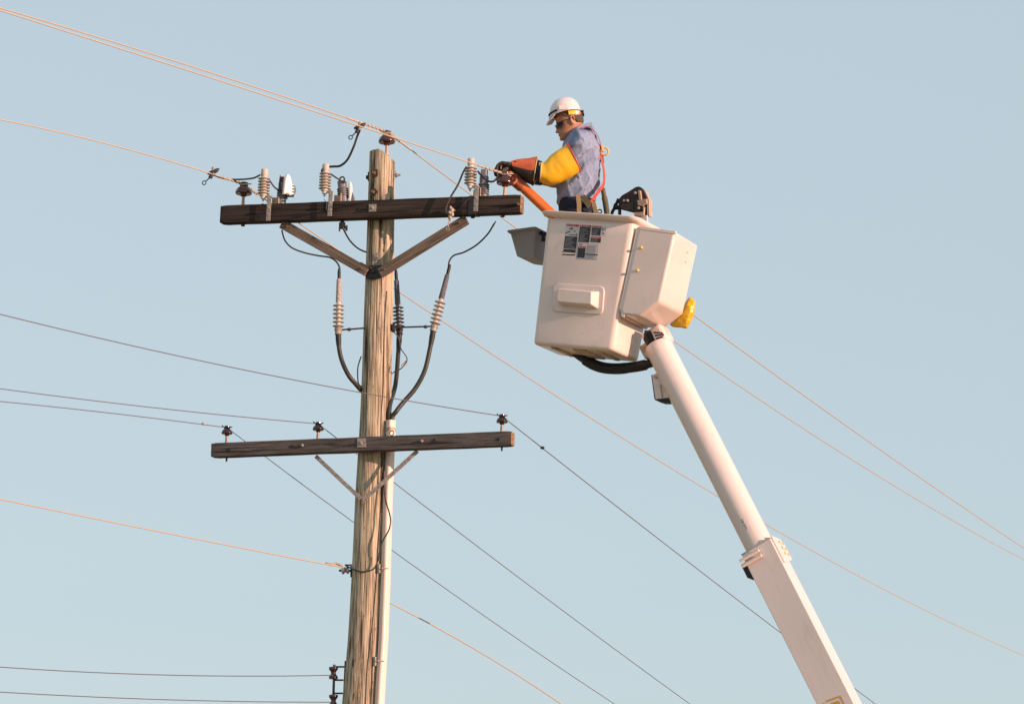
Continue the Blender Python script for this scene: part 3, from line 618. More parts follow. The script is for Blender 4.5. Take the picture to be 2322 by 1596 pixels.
# ------------------------------------------------------------------ cable terminators under the upper arm
gt = 'ribbed cable terminators beside the pole'
def terminator(top, bot, y, lead, cable, label, col, tp):
    """top/bot: pixels of the shed stack ends; y: distance from the camera plane"""
    a, b = onY(*top, y), onY(*bot, y); o = thing('cable_terminator', b, label, 'cable terminator', gt); ax = (a - b).normalized(); L = (a - b).length
    k = MB(); pr = [(.018, 0)]; n = 6
    for i in range(n):
        z = .006 + i * (L - .012) / n; pr += [(.019, z), (.046, z + .001), (.047, z + .004), (.022, z + .013), (.019, z + .015)]
    pr += [(.019, L), (.001, L + .001)]; k.lathe(pr, b, ax, 28); k.build('sheds', M[col], o, smooth=35)
    t2 = a + ax * tp; k = MB(); k.lathe([(.024, -.005), (.022, tp * .4), (.0195, tp - .005), (.012, tp)], a, ax, 18); k.build('wrapped_neck', M['tape' if col == 'polymer' and bot[0] < 900 else 'tapedark'], o)
    k = MB(); k.lathe([(.013, -.005), (.014, .05), (.010, .085)], t2, ax, 10); k.build('lug', M['rubber'], o)
    e = t2 + ax * .07; k = MB(); k.tube(spline([e] + lead, 10), .0068, 8); k.build('lead', M['rubber'], o)
    k = MB(); k.lathe([(.03, -.06), (.026, -.055), (.026, -.03), (.032, -.028), (.03, -.01), (.022, .0)], b, ax, 18); k.build('base_clamp', M['steel' if col == 'polymer' else 'darksteel'], o)
    s0 = b - ax * .05; k = MB(); pts = spline([s0] + cable, 10); k.tube(pts, .0185, 14); k.build('cable', M['cable'], o)
    k = MB(); d = (pts[4] - pts[0]).normalized(); k.tube([pts[0], pts[4], pts[8]], [.022, .023, .0195], 12); k.build('tape_wrap', M['rubber'], o); return o
cz = lambda dz, dx=0, dy=0: cond_c(zc) + Vector((dx, dy, dz))
y1 = YP - .12
terminator((768, 683), (767, 742), y1, [onY(770, 607, y1), onY(763, 594, y1), onY(748, 584, y1), onY(722, 580, y1), onY(690, 573, y1 - .05), onY(662, 562, y1 - .1), onY(646, 545, y1 - .12), onY(639, 522, y1 - .1)], [onY(769, 790, y1), onY(776, 820, y1), onY(790, 850, y1 - .02), onY(806, 870, y1 + .02), onY(824, 890, y1 + .12), cz(.15, -.1, .25), cz(-.05, 0, .1)], 'pale ribbed cable terminator left of the pole', 'polymer', .185)
y2 = YP + .22
terminator((902, 689), (905, 742), y2, [onY(897, 612, y2), onY(893, 600, y2), onY(885, 590, y2 - .0), onY(860, 580, y2), onY(828, 571, y2 - .05), onY(810, 562, y2 - .1), onY(793, 545, y2 - .2), onY(780, 522, YP - .14), onY(776, 508, YP - .14)], [onY(903, 800, y2), onY(897, 870, y2 - .1), cz(.12, -.012, .03), cz(-.05, -.012, .01)], 'dark ribbed cable terminator close behind the pole', 'greypoly', .2)
y3 = YP - .05
terminator((1001, 676), (986, 735), y3, [onY(1017, 604, y3), onY(1020, 590, y3), onY(1030, 579, y3), onY(1052, 572, y3), onY(1080, 556, y3), onY(1105, 532, y3), onY(1121, 507, y3)], [onY(975, 790, y3), onY(963, 840, y3), onY(942, 880, y3), onY(912, 915, y3 - .02), onY(899, 932, y3 - .05), cz(.03, .012, .0), cz(-.05, .01, -.005)], 'dark-topped ribbed cable terminator with loose upright lead, right of pole', 'polymer', .2)
k = MB(); k.tube([onY(1119, 511, y3), onY(1124, 502, y3)], .006, 8); mm = k.build('lead_tip', M['alu'], [x for x in sc.objects if x.name.startswith('cable_terminator')][-1])
for a, b, e in (((772, 748), (826, 744), (792, 747)), ((885, 743), (976, 740), (965, 741))):
    mb = MB(); mb.tube([onY(*a, YP - .06), onY(*b, YP - .06)], .007, 8); mb.ball(onY(*e, YP - .06), .014, 1.3, 1, 1, 8)
    if a[0] > 800: mb.box(onY(893, 743, YP - .02), .02, .1, .06)
    mb.build('standoff_bracket', M['darksteel'], pole)
o = thing('hanging_connector', A1(776, 512), 'small black connector hanging under upper crossarm, left of the pole', 'connector'); k = MB()
p = A1(776, 512); k.box(p, .055, .04, .05, F1.col[0][:3]); k.tube([p, p + Vector((0, 0, .045))], .016, 8); k.box(p + Vector((.035, 0, -.02)), .02, .03, .04, (.9, 0, .4)); k.box(p + Vector((-.022, 0, -.03)), .012, .03, .03); k.build('body', M['rubber'], o, bevel=.003)
o = thing('bond_wire', onY(920, 800, YP - .1), 'thin bond wire looping beside the right of the pole', 'wire')
k = MB(); y_ = YP - .02; k.tube(spline([onY(893, 752, y_), onY(905, 768, y_), onY(909, 790, y_), onY(921, 808, y_ - .1), onY(922, 820, y_ - .12), onY(910, 835, y_ - .1), onY(896, 842, y_), onY(885, 850, y_)], 8), .0045, 6); k.build('wire', M['copper'], o)
k = MB(); q = onY(917, 825, y_ - .11); k.tube([q + Vector((.02, 0, .022)), q - Vector((.02, 0, .02))], .011, 8); k.build('connector', M['alu'], o)
o = tag(MB().tube(spline([onY(819, 808, YP), onY(812, 830, YP - .02), onY(811, 850, YP - .02), onY(813, 870, YP), onY(822, 878, YP + .02)], 8), .0055, 6).build('cable_loop', M['cable']), 'thin black cable loop bulging from left pole edge', 'wire')

# ------------------------------------------------------------------ aerial lift: bucket, cover box, boom
bc = Vector((.5864, 27.1, 7.3487)); BY, BR = R(26.05), R(9.75)
X0 = Vector((math.cos(BY), -math.sin(BY), 0)); BN = Vector((math.sin(BY), math.cos(BY), 0))      # BN points away from the camera
BX = X0 * math.cos(BR) - Vector((0, 0, 1)) * math.sin(BR); BZ = X0 * math.sin(BR) + Vector((0, 0, 1)) * math.cos(BR)
FB = frame(bc, BX, BN, BZ); BWb, BWt, BDb, BDt, BH = .716, .771, .505, .585, 1.02
lift = thing('aerial_lift', Vector((4.25, 26.0, 0)), 'white bucket truck boom raising a white worker bucket', 'aerial lift')
def bw(z): t = z / BH; return BWb + (BWt - BWb) * t, BDb + (BDt - BDb) * t
k = MB(); rs = []
for dz, ins in ((0, .03), (.003, .014), (.010, .005), (.02, .001), (.03, 0)):
    a, b = bw(dz); rs.append(rrect(a - 2 * ins, b - 2 * ins, .048 - ins * .3, dz))
for z in np.linspace(.1, BH, 10): a, b = bw(z); rs.append(rrect(a, b, .048, z))
a, b = bw(BH)
for z, o_, r in ((BH + .004, .012, .06), (BH + .012, .045, .075), (BH + .03, .062, .08), (BH + .044, .064, .08), (BH + .05, .058, .08), (BH + .05, .01, .06), (BH + .045, -.012, .05)): rs.append(rrect(a + 2 * o_ - .03, b + 2 * o_ - .03, r, z))
for z in (BH - .02, .06): a, b = bw(z); rs.append(rrect(a - .03, b - .03, .045, z))
rs.append(rrect(bw(0)[0] - .1, bw(0)[1] - .1, .04, .055)); k.rings(rs)
bucket = k.build('bucket', M['white'], lift, F=FB, smooth=50)
# dirty underside ribs
k = MB()
for x, w_ in ((-.2, .05), (.03, .12), (.2, .045)): k.box((x, 0, -.006), w_, BDb - .14, .012)
k.build('skid_rib', M['whitedirty'], bucket, F=FB, bevel=.004)
# front face plane of the bucket, for what is fixed on it
fbl = FB @ Vector((0, -BDb / 2, 0)); ftl = FB @ Vector((0, -BDt / 2, BH)); fz = (ftl - fbl).normalized(); fn = BX.cross(fz).normalized()   # outwards
if fn.y > 0: fn = -fn
fbr = FB @ Vector((0, -BDb / 2, 0))
def BF(u, v, off=0): return onplane(u, v, fbr + fn * off, fn)
FX = BX; FZ = fz
# step pocket: raised panel and a foot step box
def rpoly(pts, r=.02, n=5):
    out = []; m_ = len(pts)
    for i in range(m_):
        p, a, b = Vector(pts[i]), Vector(pts[i - 1]), Vector(pts[(i + 1) % m_]); d1 = (a - p).normalized() * r; d2 = (b - p).normalized() * r
        for t in range(n + 1):
            t /= n; out.append((p + d1) * (1 - t) ** 2 + p * 2 * t * (1 - t) + (p + d2) * t * t)
    return out
pan = [BF(u, v, -.004) for u, v in ((1257, 642), (1373, 650), (1368, 714.5), (1252, 707))]
k = MB(); k.prism(rpoly(pan, .05), fn * .016); step = k.build('step_panel', M['white'], bucket, bevel=.006)
# the step box, front face smaller than its root
fr = [(1265.5, 653), (1341, 660.5), (1341, 697.5), (1261, 684)]
front = [BF(u, v, .1) for u, v in ((1265, 654), (1341, 661), (1340, 690.5), (1262, 684))]
back = [BF(u, v, .0115) for u, v in ((1274, 654), (1360, 661), (1357, 701), (1270, 693))]
k = MB(); k.rings([rpoly(back, .012), rpoly(front, .012)]); k.build('foot_step', M['white'], bucket, bevel=.006)
# ---- warning decals
def dpx(x, y): return 1253.8 + .06547 * x, 496.3 + .06547 * y
def DP(x, y, off): return BF(*dpx(x, y), off)
fc = {}
def text_into(k, txt, o_, X, Y, size, n, mi):
    cu = bpy.data.curves.new('t', 'FONT'); cu.body = txt; cu.size = size; cu.extrude = 0; cu.resolution_u = 2
    t = bpy.data.objects.new('t', cu); sc.collection.objects.link(t)
    me = bpy.data.meshes.new_from_object(t.evaluated_get(bpy.context.evaluated_depsgraph_get())); bpy.data.objects.remove(t)
    k.mat(mi).add([o_ + X * v.co.x + Y * v.co.y for v in me.vertices], [tuple(p.vertices) for p in me.polygons])
def quad(k, mi, pts, off, th=.0006): k.mat(mi).prism([DP(x, y, off) for x, y in pts], fn * th)
def lines(k, mi, tl, tr, bl, br, n, off, lo=.55, hi=1.0, fr_=.45):
    for i in range(n):
        t0, t1 = (i + .3) / n, (i + .3 + fr_) / n; e = random.uniform(lo, hi)
        L_ = lambda t: (tl[0] + (bl[0] - tl[0]) * t, tl[1] + (bl[1] - tl[1]) * t); R_ = lambda t: (tr[0] + (br[0] - tr[0]) * t, tr[1] + (br[1] - tr[1]) * t)
        lerp = lambda a, b, s: (a[0] + (b[0] - a[0]) * s, a[1] + (b[1] - a[1]) * s)
        quad(k, mi, [L_(t0), lerp(L_(t0), R_(t0), e), lerp(L_(t1), R_(t1), e), L_(t1)], off)
DM = [M['paper'], M['decalblack'], M['decalred'], M['decalink'], M['decalpink']]
def header(k, pts, off):
    """red DANGER strip with the white triangle"""
    quad(k, 2, pts, off); (x0, y0), (x1, y1), (x2, y2), (x3, y3) = pts; h = y3 - y0
    a = DP(x0, y0, off + .0012); b = DP(x1, y1, off + .0012); d = DP(x3, y3, off + .0012); X = (b - a).normalized(); Y = (a - d).normalized(); H = (a - d).length; Wd = (b - a).length
    t0 = d + X * H * .35 + Y * H * .14
    k.mat(0).add([t0, t0 + X * H * .8, t0 + X * H * .4 + Y * H * .72], [(0, 1, 2)])
    sz = min(H * .86, (Wd - H * 1.5) / 4.6)
    text_into(k, 'DANGER', d + X * H * 1.4 + Y * H * .18, X, Y, sz, fn, 4)
k = MB(); o1, o2 = .0012, .0024                                  # 1: tall label with a pictogram
quad(k, 0, [(465, 170), (920, 205), (830, 1065), (350, 1050)], .0002); header(k, [(480, 178), (908, 208), (898, 280), (468, 248)], o1)
quad(k, 1, [(425, 595), (855, 622), (800, 1050), (368, 1025)], o1); lines(k, 3, (445, 625), (820, 650), (395, 1010), (775, 1030), 9, o2)
quad(k, 1, [(430, 495), (592, 412), (604, 440), (440, 520)], o1); quad(k, 1, [(560, 345), (640, 320), (645, 345), (565, 365)], o1); quad(k, 1, [(630, 315), (690, 320), (680, 375), (622, 365)], o1); quad(k, 1, [(640, 280), (655, 280), (660, 330), (640, 330)], o1)
quad(k, 1, [(555, 540), (865, 562), (862, 585), (550, 562)], o1); quad(k, 1, [(820, 495), (838, 496), (832, 600), (815, 598)], o1); quad(k, 3, [(690, 400), (780, 405), (775, 465), (720, 440)], o1)
k.build('warning_label', DM, bucket, smooth=0)
k = MB(); quad(k, 0, [(930, 200), (1335, 222), (1260, 835), (865, 815)], .0002); header(k, [(945, 210), (1325, 232), (1318, 305), (935, 280)], o1)
quad(k, 1, [(935, 285), (1317, 310), (1250, 828), (872, 806)], o1); lines(k, 3, (965, 325), (1280, 345), (905, 790), (1215, 805), 12, o2, .4); k.build('warning_label', DM, bucket, smooth=0)
k = MB(); quad(k, 0, [(1345, 235), (1850, 258), (1815, 612), (1315, 590)], .0002); header(k, [(1355, 243), (1680, 262), (1672, 325), (1348, 310)], o1); quad(k, 1, [(1348, 316), (1672, 332), (1640, 588), (1330, 570)], o1); lines(k, 3, (1375, 345), (1640, 362), (1355, 560), (1620, 575), 7, o2)
quad(k, 1, [(1690, 480), (1745, 500), (1740, 530), (1690, 500)], o1); quad(k, 1, [(1800, 350), (1838, 370), (1835, 390), (1800, 375)], o1); quad(k, 1, [(1745, 500), (1780, 500), (1770, 530), (1740, 530)], o1); quad(k, 3, [(1700, 300), (1760, 330), (1750, 420), (1710, 420)], o1); k.build('warning_label', DM, bucket, smooth=0)
k = MB(); quad(k, 0, [(1305, 600), (1680, 620), (1660, 835), (1285, 815)], .0002); header(k, [(1315, 608), (1672, 628), (1664, 690), (1308, 672)], o1); quad(k, 1, [(1306, 678), (1664, 696), (1650, 828), (1292, 806)], o1); lines(k, 3, (1330, 695), (1620, 712), (1315, 795), (1610, 812), 5, o2); k.build('warning_label', DM, bucket, smooth=0)
k = MB(); quad(k, 3, [(855, 835), (1575, 875), (1510, 1428), (790, 1392)], .0002); quad(k, 0, [(872, 850), (1558, 890), (1495, 1412), (806, 1376)], o1); header(k, [(880, 945), (1140, 958), (1132, 1020), (872, 1008)], o2); quad(k, 1, [(870, 1012), (1132, 1026), (1095, 1358), (832, 1340)], o2)
lines(k, 3, (1170, 900), (1540, 920), (1125, 1380), (1480, 1398), 14, o2, .8, 1, .3); quad(k, 1, [(905, 875), (1040, 883), (1037, 908), (902, 900)], o2)
quad(k, 1, [(1120, 1205), (1300, 1222), (1480, 1232), (1555, 1238), (1550, 1262), (1300, 1255), (1118, 1235)], o2); k.build('warning_label', DM, bucket, smooth=0)
k = MB(); quad(k, 1, [(360, 1045), (795, 1072), (785, 1185), (350, 1145)], .0002); quad(k, 1, [(345, 1200), (430, 1225), (620, 1230), (770, 1225), (765, 1275), (500, 1268), (345, 1252)], .0002); quad(k, 1, [(305, 1135), (360, 1140), (355, 1160), (310, 1155)], .0002); quad(k, 1, [(290, 1240), (340, 1242), (338, 1260), (292, 1256)], .0002); k.build('torn_label', DM, bucket, smooth=0)
# ---- cover box on the right side of the bucket
CY = R(24); CN = Vector((math.sin(CY), math.cos(CY), 0)); cfr = FB @ Vector((BWt / 2, -BDt / 2 + .03, BH)); cfp = lambda u, v, off=0: onplane(u, v, cfr + CN * off, CN)
pl = [cfp(u, v) for u, v in ((1448, 514), (1531.6, 524.6), (1496.5, 685), (1451, 718), (1410.5, 715), (1406, 703))]
k = MB(); k.prism(pl, CN * .5); cbox = k.build('side_cover', M['white'], lift, bevel=.022)
cbox.modifiers['bevel'].segments = 4
k = MB(); lidp = [cfp(u, v, -.003) for u, v in ((1451, 513.5), (1532.5, 523.5), (1531, 531), (1449.5, 520.5))]; k.prism(lidp, CN * .03); k.build('lid_edge', M['white'], cbox, bevel=.003)
k = MB(); fl = [cfp(u, v, .004) for u, v in ((1451.5, 513), (1443, 517), (1404, 700), (1407, 704), (1409, 719), (1416, 719))]
k.prism(fl, CN * .49); k.build('flange', M['white'], cbox, bevel=.003)
for u, v in ((1455, 562), (1446.5, 613.5)):
    q = cfp(u, v); k = MB(); k.lathe([(.011, 0), (.011, .024), (.008, .028)], q, -CN, 6); k.build('bolt', M['amber'], cbox)
rn = (pl[1] - pl[2]).normalized().cross(CN).normalized()
if rn.x < 0: rn = -rn
for u, v in ((1559, 572.5), (1554.5, 594)):
    q = onplane(u, v, pl[1], rn); k = MB(); k.lathe([(.008, 0), (.008, .005)], q, rn, 8); k.build('bolt', M['amber'], cbox)
# ---- upper boom (round tube), knuckle, lower boom (square tube)
cen = FB @ Vector((0, .1, .5)); BY2 = R(24); NB = Vector((math.sin(BY2), math.cos(BY2), 0))
def BP(u, v, off=0): return onplane(u, v, cen + NB * off, NB)
ua, ub = BP(1497, 793), BP(1725, 1243); bd = (ub - ua).normalized()
Zb = -bd; Xb = Vector((math.cos(BY2), -math.sin(BY2), 0)); Xb = (Xb - Zb * Xb.dot(Zb)).normalized(); Yb = Zb.cross(Xb)
FU = frame(ua, Xb, Yb, Zb)
Lu = (ub - ua).length; rb = .111
k = MB(); k.lathe([(rb - .025, .06), (rb - .008, .052), (rb, .03), (rb, 0), (rb, -Lu - .3)], (0, 0, 0), (0, 0, 1), 48)
ubm = k.build('upper_boom', M['boom'], lift, F=FU, smooth=40)
# small maker's mark printed on the tube
k = MB(); ink = M['decalblack']
def on_tube(u, v, out=.0015):
    d = (FU.inverted().to_3x3() @ ray(u, v)); o_ = FU.inverted() @ CAM; A_ = d.x ** 2 + d.y ** 2; B_ = 2 * (o_.x * d.x + o_.y * d.y); C_ = o_.x ** 2 + o_.y ** 2 - (rb + out) ** 2
    t = (-B_ - math.sqrt(max(0, B_ * B_ - 4 * A_ * C_))) / (2 * A_); return o_ + d * t
def tq(k, pts):
    a = [on_tube(*p) for p in pts]; b = [on_tube(*p, .003) for p in pts]; n = len(a); k.add(a + b, [tuple(range(n))[::-1], tuple(range(n, 2 * n))] + [(i, (i + 1) % n, n + (i + 1) % n, n + i) for i in range(n)])
tq(k, [(1678.5, 1180), (1684.5, 1176), (1685.3, 1177), (1679.3, 1181)])
tq(k, [(1681.5, 1181), (1684, 1179.5), (1687, 1184), (1684.5, 1187)])
for i in range(4): tq(k, [(1685.2 + i * 1.6, 1189.5 + i * 3), (1690.2 + i * 1.1, 1187 + i * 3), (1690.8 + i * 1.1, 1188.3 + i * 3), (1685.8 + i * 1.6, 1190.8 + i * 3)])
k.build('maker_mark', M['decalink'], ubm, F=FU, smooth=0)
# knuckle at the boom tip
k = MB(); q = BP(1512, 772); k.box(FU @ Vector((.02, .02, .1)), .19, .2, .15, Xb, Yb, Zb); kn = k.build('knuckle', M['boom'], lift, bevel=.03)
k = MB(); pl2 = [BP(u, v, -.09) for u, v in ((1461, 748), (1477, 750), (1486, 774), (1466, 784), (1459, 770))]; k.prism(pl2, NB * .1); k.build('rubber_boot', M['rubber'], kn, bevel=.004)
k = MB()
for i in range(5):
    a, b = (1462 + i * 3.2, 750 + i * .3), (1468.5 + i * 3.8, 781 - i * 2.2); k.tube([BP(*a, -.094), BP(*b, -.094)], .005, 6)
k.build('rubber_boot', M['darksteel'], kn)
k = MB(); sp_ = [(1477, 750.5), (1501.5, 752.5), (1507, 760), (1486, 772)]; k.mat(0).prism([BP(u, v, -.106) for u, v in sp_], NB * .004)
for i in range(3):
    t0 = i / 3 + .06; t1 = t0 + .2; f = lambda s, t: BP(sp_[0][0] + (sp_[1][0] - sp_[0][0]) * s * .75 + (sp_[3][0] - sp_[0][0]) * t + 2, sp_[0][1] + (sp_[1][1] - sp_[0][1]) * s * .75 + (sp_[3][1] - sp_[0][1]) * t - s * t * 8, -.1075)
    k.mat(1).prism([f(.08, t0), f(.92, t0), f(.92, t1), f(.08, t1)], NB * .002)
k.mat(2).prism([BP(u, v, -.1075) for u, v in ((1500, 752.5), (1506.5, 759), (1503.5, 761.5), (1497.5, 755))], NB * .002); k.build('warning_label', DM, kn, smooth=0)
k = MB(); k.box(FU @ Vector((-.09, .03, .05)), .1, .12, .12, Xb, Yb, Zb); k.build('pivot_plate', M['whitedirty'], lift, bevel=.01)
# hose sling under the bucket
k = MB(); hp = [(1300, 796), (1322, 812), (1345, 826), (1370, 834), (1400, 836), (1430, 833), (1460, 828), (1488, 820)]; k.tube(spline([BP(u, v, .05) for u, v in hp], 8), [.03] + [.036] * 9 + [.045] * 28 + [.043] * 12 + [.034] * 7, 16); k.build('hose', M['rubber'], lift)
# valve box on the underside of the boom
k = MB(); vb = [BP(u, v, -.02) for u, v in ((1478, 850), (1488, 846), (1520, 901), (1486, 905))]; k.prism(vb, NB * .1); vbx = k.build('valve_box', M['white'], lift, bevel=.003)
k = MB(); k.prism([BP(u, v, -.012) for u, v in ((1485, 905), (1521, 901), (1524, 911), (1511, 912), (1500, 912), (1488, 908))], NB * .09); k.prism([BP(u, v, -.0) for u, v in ((1476.5, 850), (1479.5, 850), (1487, 907), (1484, 906))], NB * .1); k.build('rubber_seal', M['rubber'], vbx)
k = MB(); k.tube([BP(1497, 872, -.03), BP(1502, 902, -.03)], .005, 6); k.tube([BP(1483, 853, -.03), BP(1489, 856, -.03)], .008, 6); k.build('cover_trim', M['tan'], vbx)
# lower boom
la = ub; lb_dir = bd; Lw = 6.9
k = MB(); k.box((0, 0, 0), .262, .235, .01); cw, cd_ = .262, .228
k = MB(); rs = []
for z in (0, -Lw): rs.append([Vector((x * cw / 2, y * cd_ / 2, z)) for x, y in ((-1, -1), (1, -1), (1, 1), (-1, 1))])
tl_ = FU @ Vector((0, 0, -Lu)); FL = frame(tl_ + Xb * .0, Xb, Yb, Zb); k.rings(rs); lbm = k.build('lower_boom', M['boom'], lift, F=FL, bevel=.006)
k = MB(); k.rings([[Vector((x * (cw / 2 + e), y * (cd_ / 2 + e), z)) for x, y in ((-1, -1), (1, -1), (1, 1), (-1, 1))] for z, e in ((-.0, .0025), (.004, .0025))]); k.build('end_cap', M['whitedirty'], lbm, F=FL)
k = MB()
for dz in (-.045, -.105): k.lathe([(.014, 0), (.014, .02)], (0, 0, 0), (1, 0, 0), 12)
k = MB()
for i, z in enumerate((-.045, -.09)): k.tube([(-cw / 2 - .03, -cd_ / 2 - .02, z), (.015 + i * 0.0, -cd_ / 2 - .02, z)], .0135, 12)
k.build('guide_pin', M['white'], lbm, F=FL, bevel=.002)
k = MB(); k.box((-cw / 2 - .02, -.03, -.12), .05, .14, .12); k.build('wear_block', M['rubber'], lbm, F=FL, bevel=.006)
k = MB(); k.prism([(cw / 2 + .001, -cd_ / 2 + .03, .02), (cw / 2 + .001, cd_ / 2 + .0, .02), (cw / 2 + .001, cd_ / 2 + .05, -.03), (cw / 2 + .001, cd_ / 2 + .05, -.16), (cw / 2 + .001, -cd_ / 2 + .03, -.22)], (.012, 0, 0)); gp_ = k.build('gusset_plate', M['boom'], lbm, F=FL, bevel=.002)
k = MB()
for y in (0.04, .12):
    for z in (-.02, -.07, -.12): k.lathe([(.011, 0), (.011, .008)], (cw / 2 + .013, y - .0, z), (1, 0, 0), 8)
k.build('bolt', M['amber'], gp_, F=FL)
# gold frame mark painted near the bottom edge
def LF(u, v, off=0): 
    n_ = -Yb; return onplane(u, v, FL @ Vector((0, -cd_ / 2 - off, -1)), n_)
k = MB()
def gq(pts): k.prism([LF(u, v, .0008) for u, v in pts], -Yb * .001)
gq([(1873, 1587.5), (1903.5, 1576.5), (1905.5, 1579.5), (1875, 1591)]); gq([(1903.5, 1576.5), (1907, 1577), (1937, 1637), (1934, 1639)]); gq([(1884, 1594), (1902, 1587), (1922, 1628), (1903, 1636)]); gq([(1866, 1593), (1869, 1592), (1889, 1634), (1886, 1636)]); k.build('painted_mark', M['decalgold'], lbm, smooth=0)
q = LF(1824, 1577); k = MB(); k.ball(FL @ Vector((-cw / 2, -.02, (FL.inverted() @ q).z)), .02, .7, 1, 1.4, 8); k.build('bolt', M['rubber'], lbm)
be = FL @ Vector((0, 0, -Lw)); k = MB(); k.lathe([(.45, -be.z), (.45, -.5), (.3, -.35), (.3, .15)], (be.x, be.y, be.z), (0, 0, 1), 24); k.build('pedestal', M['boom'], lift)
# ---- jib bracket on the bucket rim
def jx(x, y): return 1358.2 + .0619 * x, 411.4 + .0619 * y
jc = FB @ Vector((.3, .1, BH + .1)); JP = lambda x, y, off=0: onplane(*jx(x, y), jc + BN * off, BN)
k = MB(); jp = [(720, 640), (840, 510), (1080, 370), (1330, 210), (1440, 185), (1530, 215), (1620, 310), (1700, 480), (1760, 620), (1780, 1230), (1640, 1250), (1600, 1090), (1270, 1140), (1020, 1075), (800, 1020), (720, 920), (705, 760)]
k.prism([JP(x, y) for x, y in jp], BN * .035); jb = k.build('jib_bracket', M['darksteel'], lift, bevel=.004)
k = MB(); k.prism([JP(x, y, .036) for x, y in [(1350, 230), (1440, 195), (1530, 225), (1620, 320), (1700, 490), (1760, 630), (1780, 1240), (1300, 1130)]], BN * .1); k.build('back_block', M['tan'], jb, bevel=.006)
k = MB()
for a in ([(1420, 320), (1515, 335), (1550, 665), (1460, 680)], [(1390, 690), (1730, 640), (1745, 800), (1640, 870), (1600, 910), (1420, 880)], [(1600, 920), (1665, 930), (1640, 1250), (1615, 1250)], [(1270, 1130), (1600, 1120), (1620, 1255), (1430, 1280), (1280, 1240)]): k.prism([JP(x, y, -.02) for x, y in a], BN * .03)
k.build('clamp_block', M['tan'], jb, bevel=.003)
k = MB(); k.prism([JP(x, y, -.012) for x, y in [(840, 830), (1240, 760), (1260, 1110), (820, 1010), (780, 900)]], BN * .014); k.build('gusset', M['leatherdark'], jb, bevel=.003)
k = MB()
for x, y in ((940, 730), (1060, 720), (1470, 990), (1350, 440)): k.lathe([(.012, 0), (.012, .02), (.006, .024)], JP(x, y, -.01), -BN, 8)
k.build('bolt', M['steel'], jb)
k = MB(); k.tube(spline([JP(720, 640, .02), JP(650, 800, .02), JP(590, 880, .02), JP(560, 1000, .02), JP(490, 1120, .02), JP(470, 1260, .02)], 6), .013, 10); k.tube([JP(760, 930, .02), JP(760, 1260, .02)], .014, 10); k.tube([JP(590, 950, .02), JP(760, 960, .02)], .02, 10); k.build('shackle', M['rubber'], jb)
k = MB(); k.rings([[onplane(*jx(x, y), jc + BN * o_, BN) for x, y in ((1290, 1255), (1790, 1225), (1810, 1700), (1290, 1500))] for o_ in (.0, .2)]); k.build('post', M['white'], jb, bevel=.01)
k = MB(); k.rings([[onplane(*jx(x, y), jc + BN * o_, BN) for x, y in ((1755, 615), (1785, 615), (1800, 1240), (1775, 1240))] for o_ in (-.005, .155)]); k.build('side_plate', M['tan'], jb, bevel=.004)

# ------------------------------------------------------------------ tool tray, yellow bag, orange hose guard
tr = FB @ Vector((-BWt / 2 - .01, -.14, BH - .1)); TP = lambda u, v, off=0: onplane(u, v, tr + BN * off, BN)
tray = thing('tool_tray', TP(1205, 580), 'grey plastic tool tray hung on the left side of the bucket', 'tool tray')
tw = [(1155, 529), (1236, 520), (1236, 585), (1166, 581)]
k = MB(); top = [TP(u, v) for u, v in ((1155, 528), (1213, 520))]; bot = [TP(u, v) for u, v in ((1166, 578), (1208, 583))]
dv = BN * .40
o_ = [top[0], top[1], top[1] + dv, top[0] + dv]; b_ = [bot[0] + BN * .03, bot[1] + BN * .03, bot[1] + dv * .92, bot[0] + dv * .92]
cx_ = sum(o_, Vector()) / 4; cb_ = sum(b_, Vector()) / 4; inn = [p + (cx_ - p) * .08 for p in o_]; inb = [p + (cb_ - p) * .1 + UPI * .012 for p in b_]
k.rings([rpoly(b_, .03), rpoly(o_, .03), rpoly(inn, .025), rpoly(inb, .025)]); k.build('bin', M['greyplastic'], tray, smooth=40)
k = MB(); l0 = [p + (p - cx_).normalized() * .03 + UPI * .004 for p in o_]; l1 = [p + UPI * .012 for p in l0]; k.rings([rpoly([p - UPI * .006 for p in o_], .03), rpoly(l0, .03), rpoly(l1, .03), rpoly([p + UPI * .012 for p in inn], .025), rpoly(inn, .025)], False, False); k.build('rim', M['greyplastic'], tray, smooth=30)
k = MB(); q = TP(1232, 531, .1); k.tube([TP(1213, 530, .1), TP(1245, 529, .1)], .01, 8); k.tube([q, q + Vector((.0, 0, -.06))], .014, 8); k.tube([q + Vector((-.01, 0, .02)), q + Vector((-.02, -.01, -.005)), q + Vector((.02, 0, -.0))], .009, 8); k.ball(q + Vector((0, 0, -.045)), .018, 1, 1, 1, 8); k.build('hook', M['darksteel'], tray)
# crumpled yellow bag
yb = [(1563, 671), (1571, 676), (1578, 684), (1574, 708), (1564, 735), (1557, 745), (1542, 744), (1525, 741), (1519, 737), (1530, 722), (1545, 700)]
k = MB(); rs = []
for off, s_ in ((.51, .55), (.54, .88), (.58, 1.0), (.62, .96), (.66, .6)):
    cu_, cv_ = sum(p[0] for p in yb) / len(yb), sum(p[1] for p in yb) / len(yb)
    rs.append([cfp(cu_ + (u - cu_) * s_, cv_ + (v - cv_) * s_, off) for u, v in yb])
k.rings(rs)
def crump(co): return .022 * (abs(noise.noise(co * 10 + Vector((3, 0, 1)))) - .2) * min(1, max(.2, (7.98 - co.z) * 7)) + .006 * (abs(noise.noise(co * 24)) - .2)
tag(k.build('glove_bag', M['yellowbag'], remesh=.006, disp=crump, smooth=180, smit=2), 'crumpled yellow vinyl bag wedged behind the white side cover', 'bag')
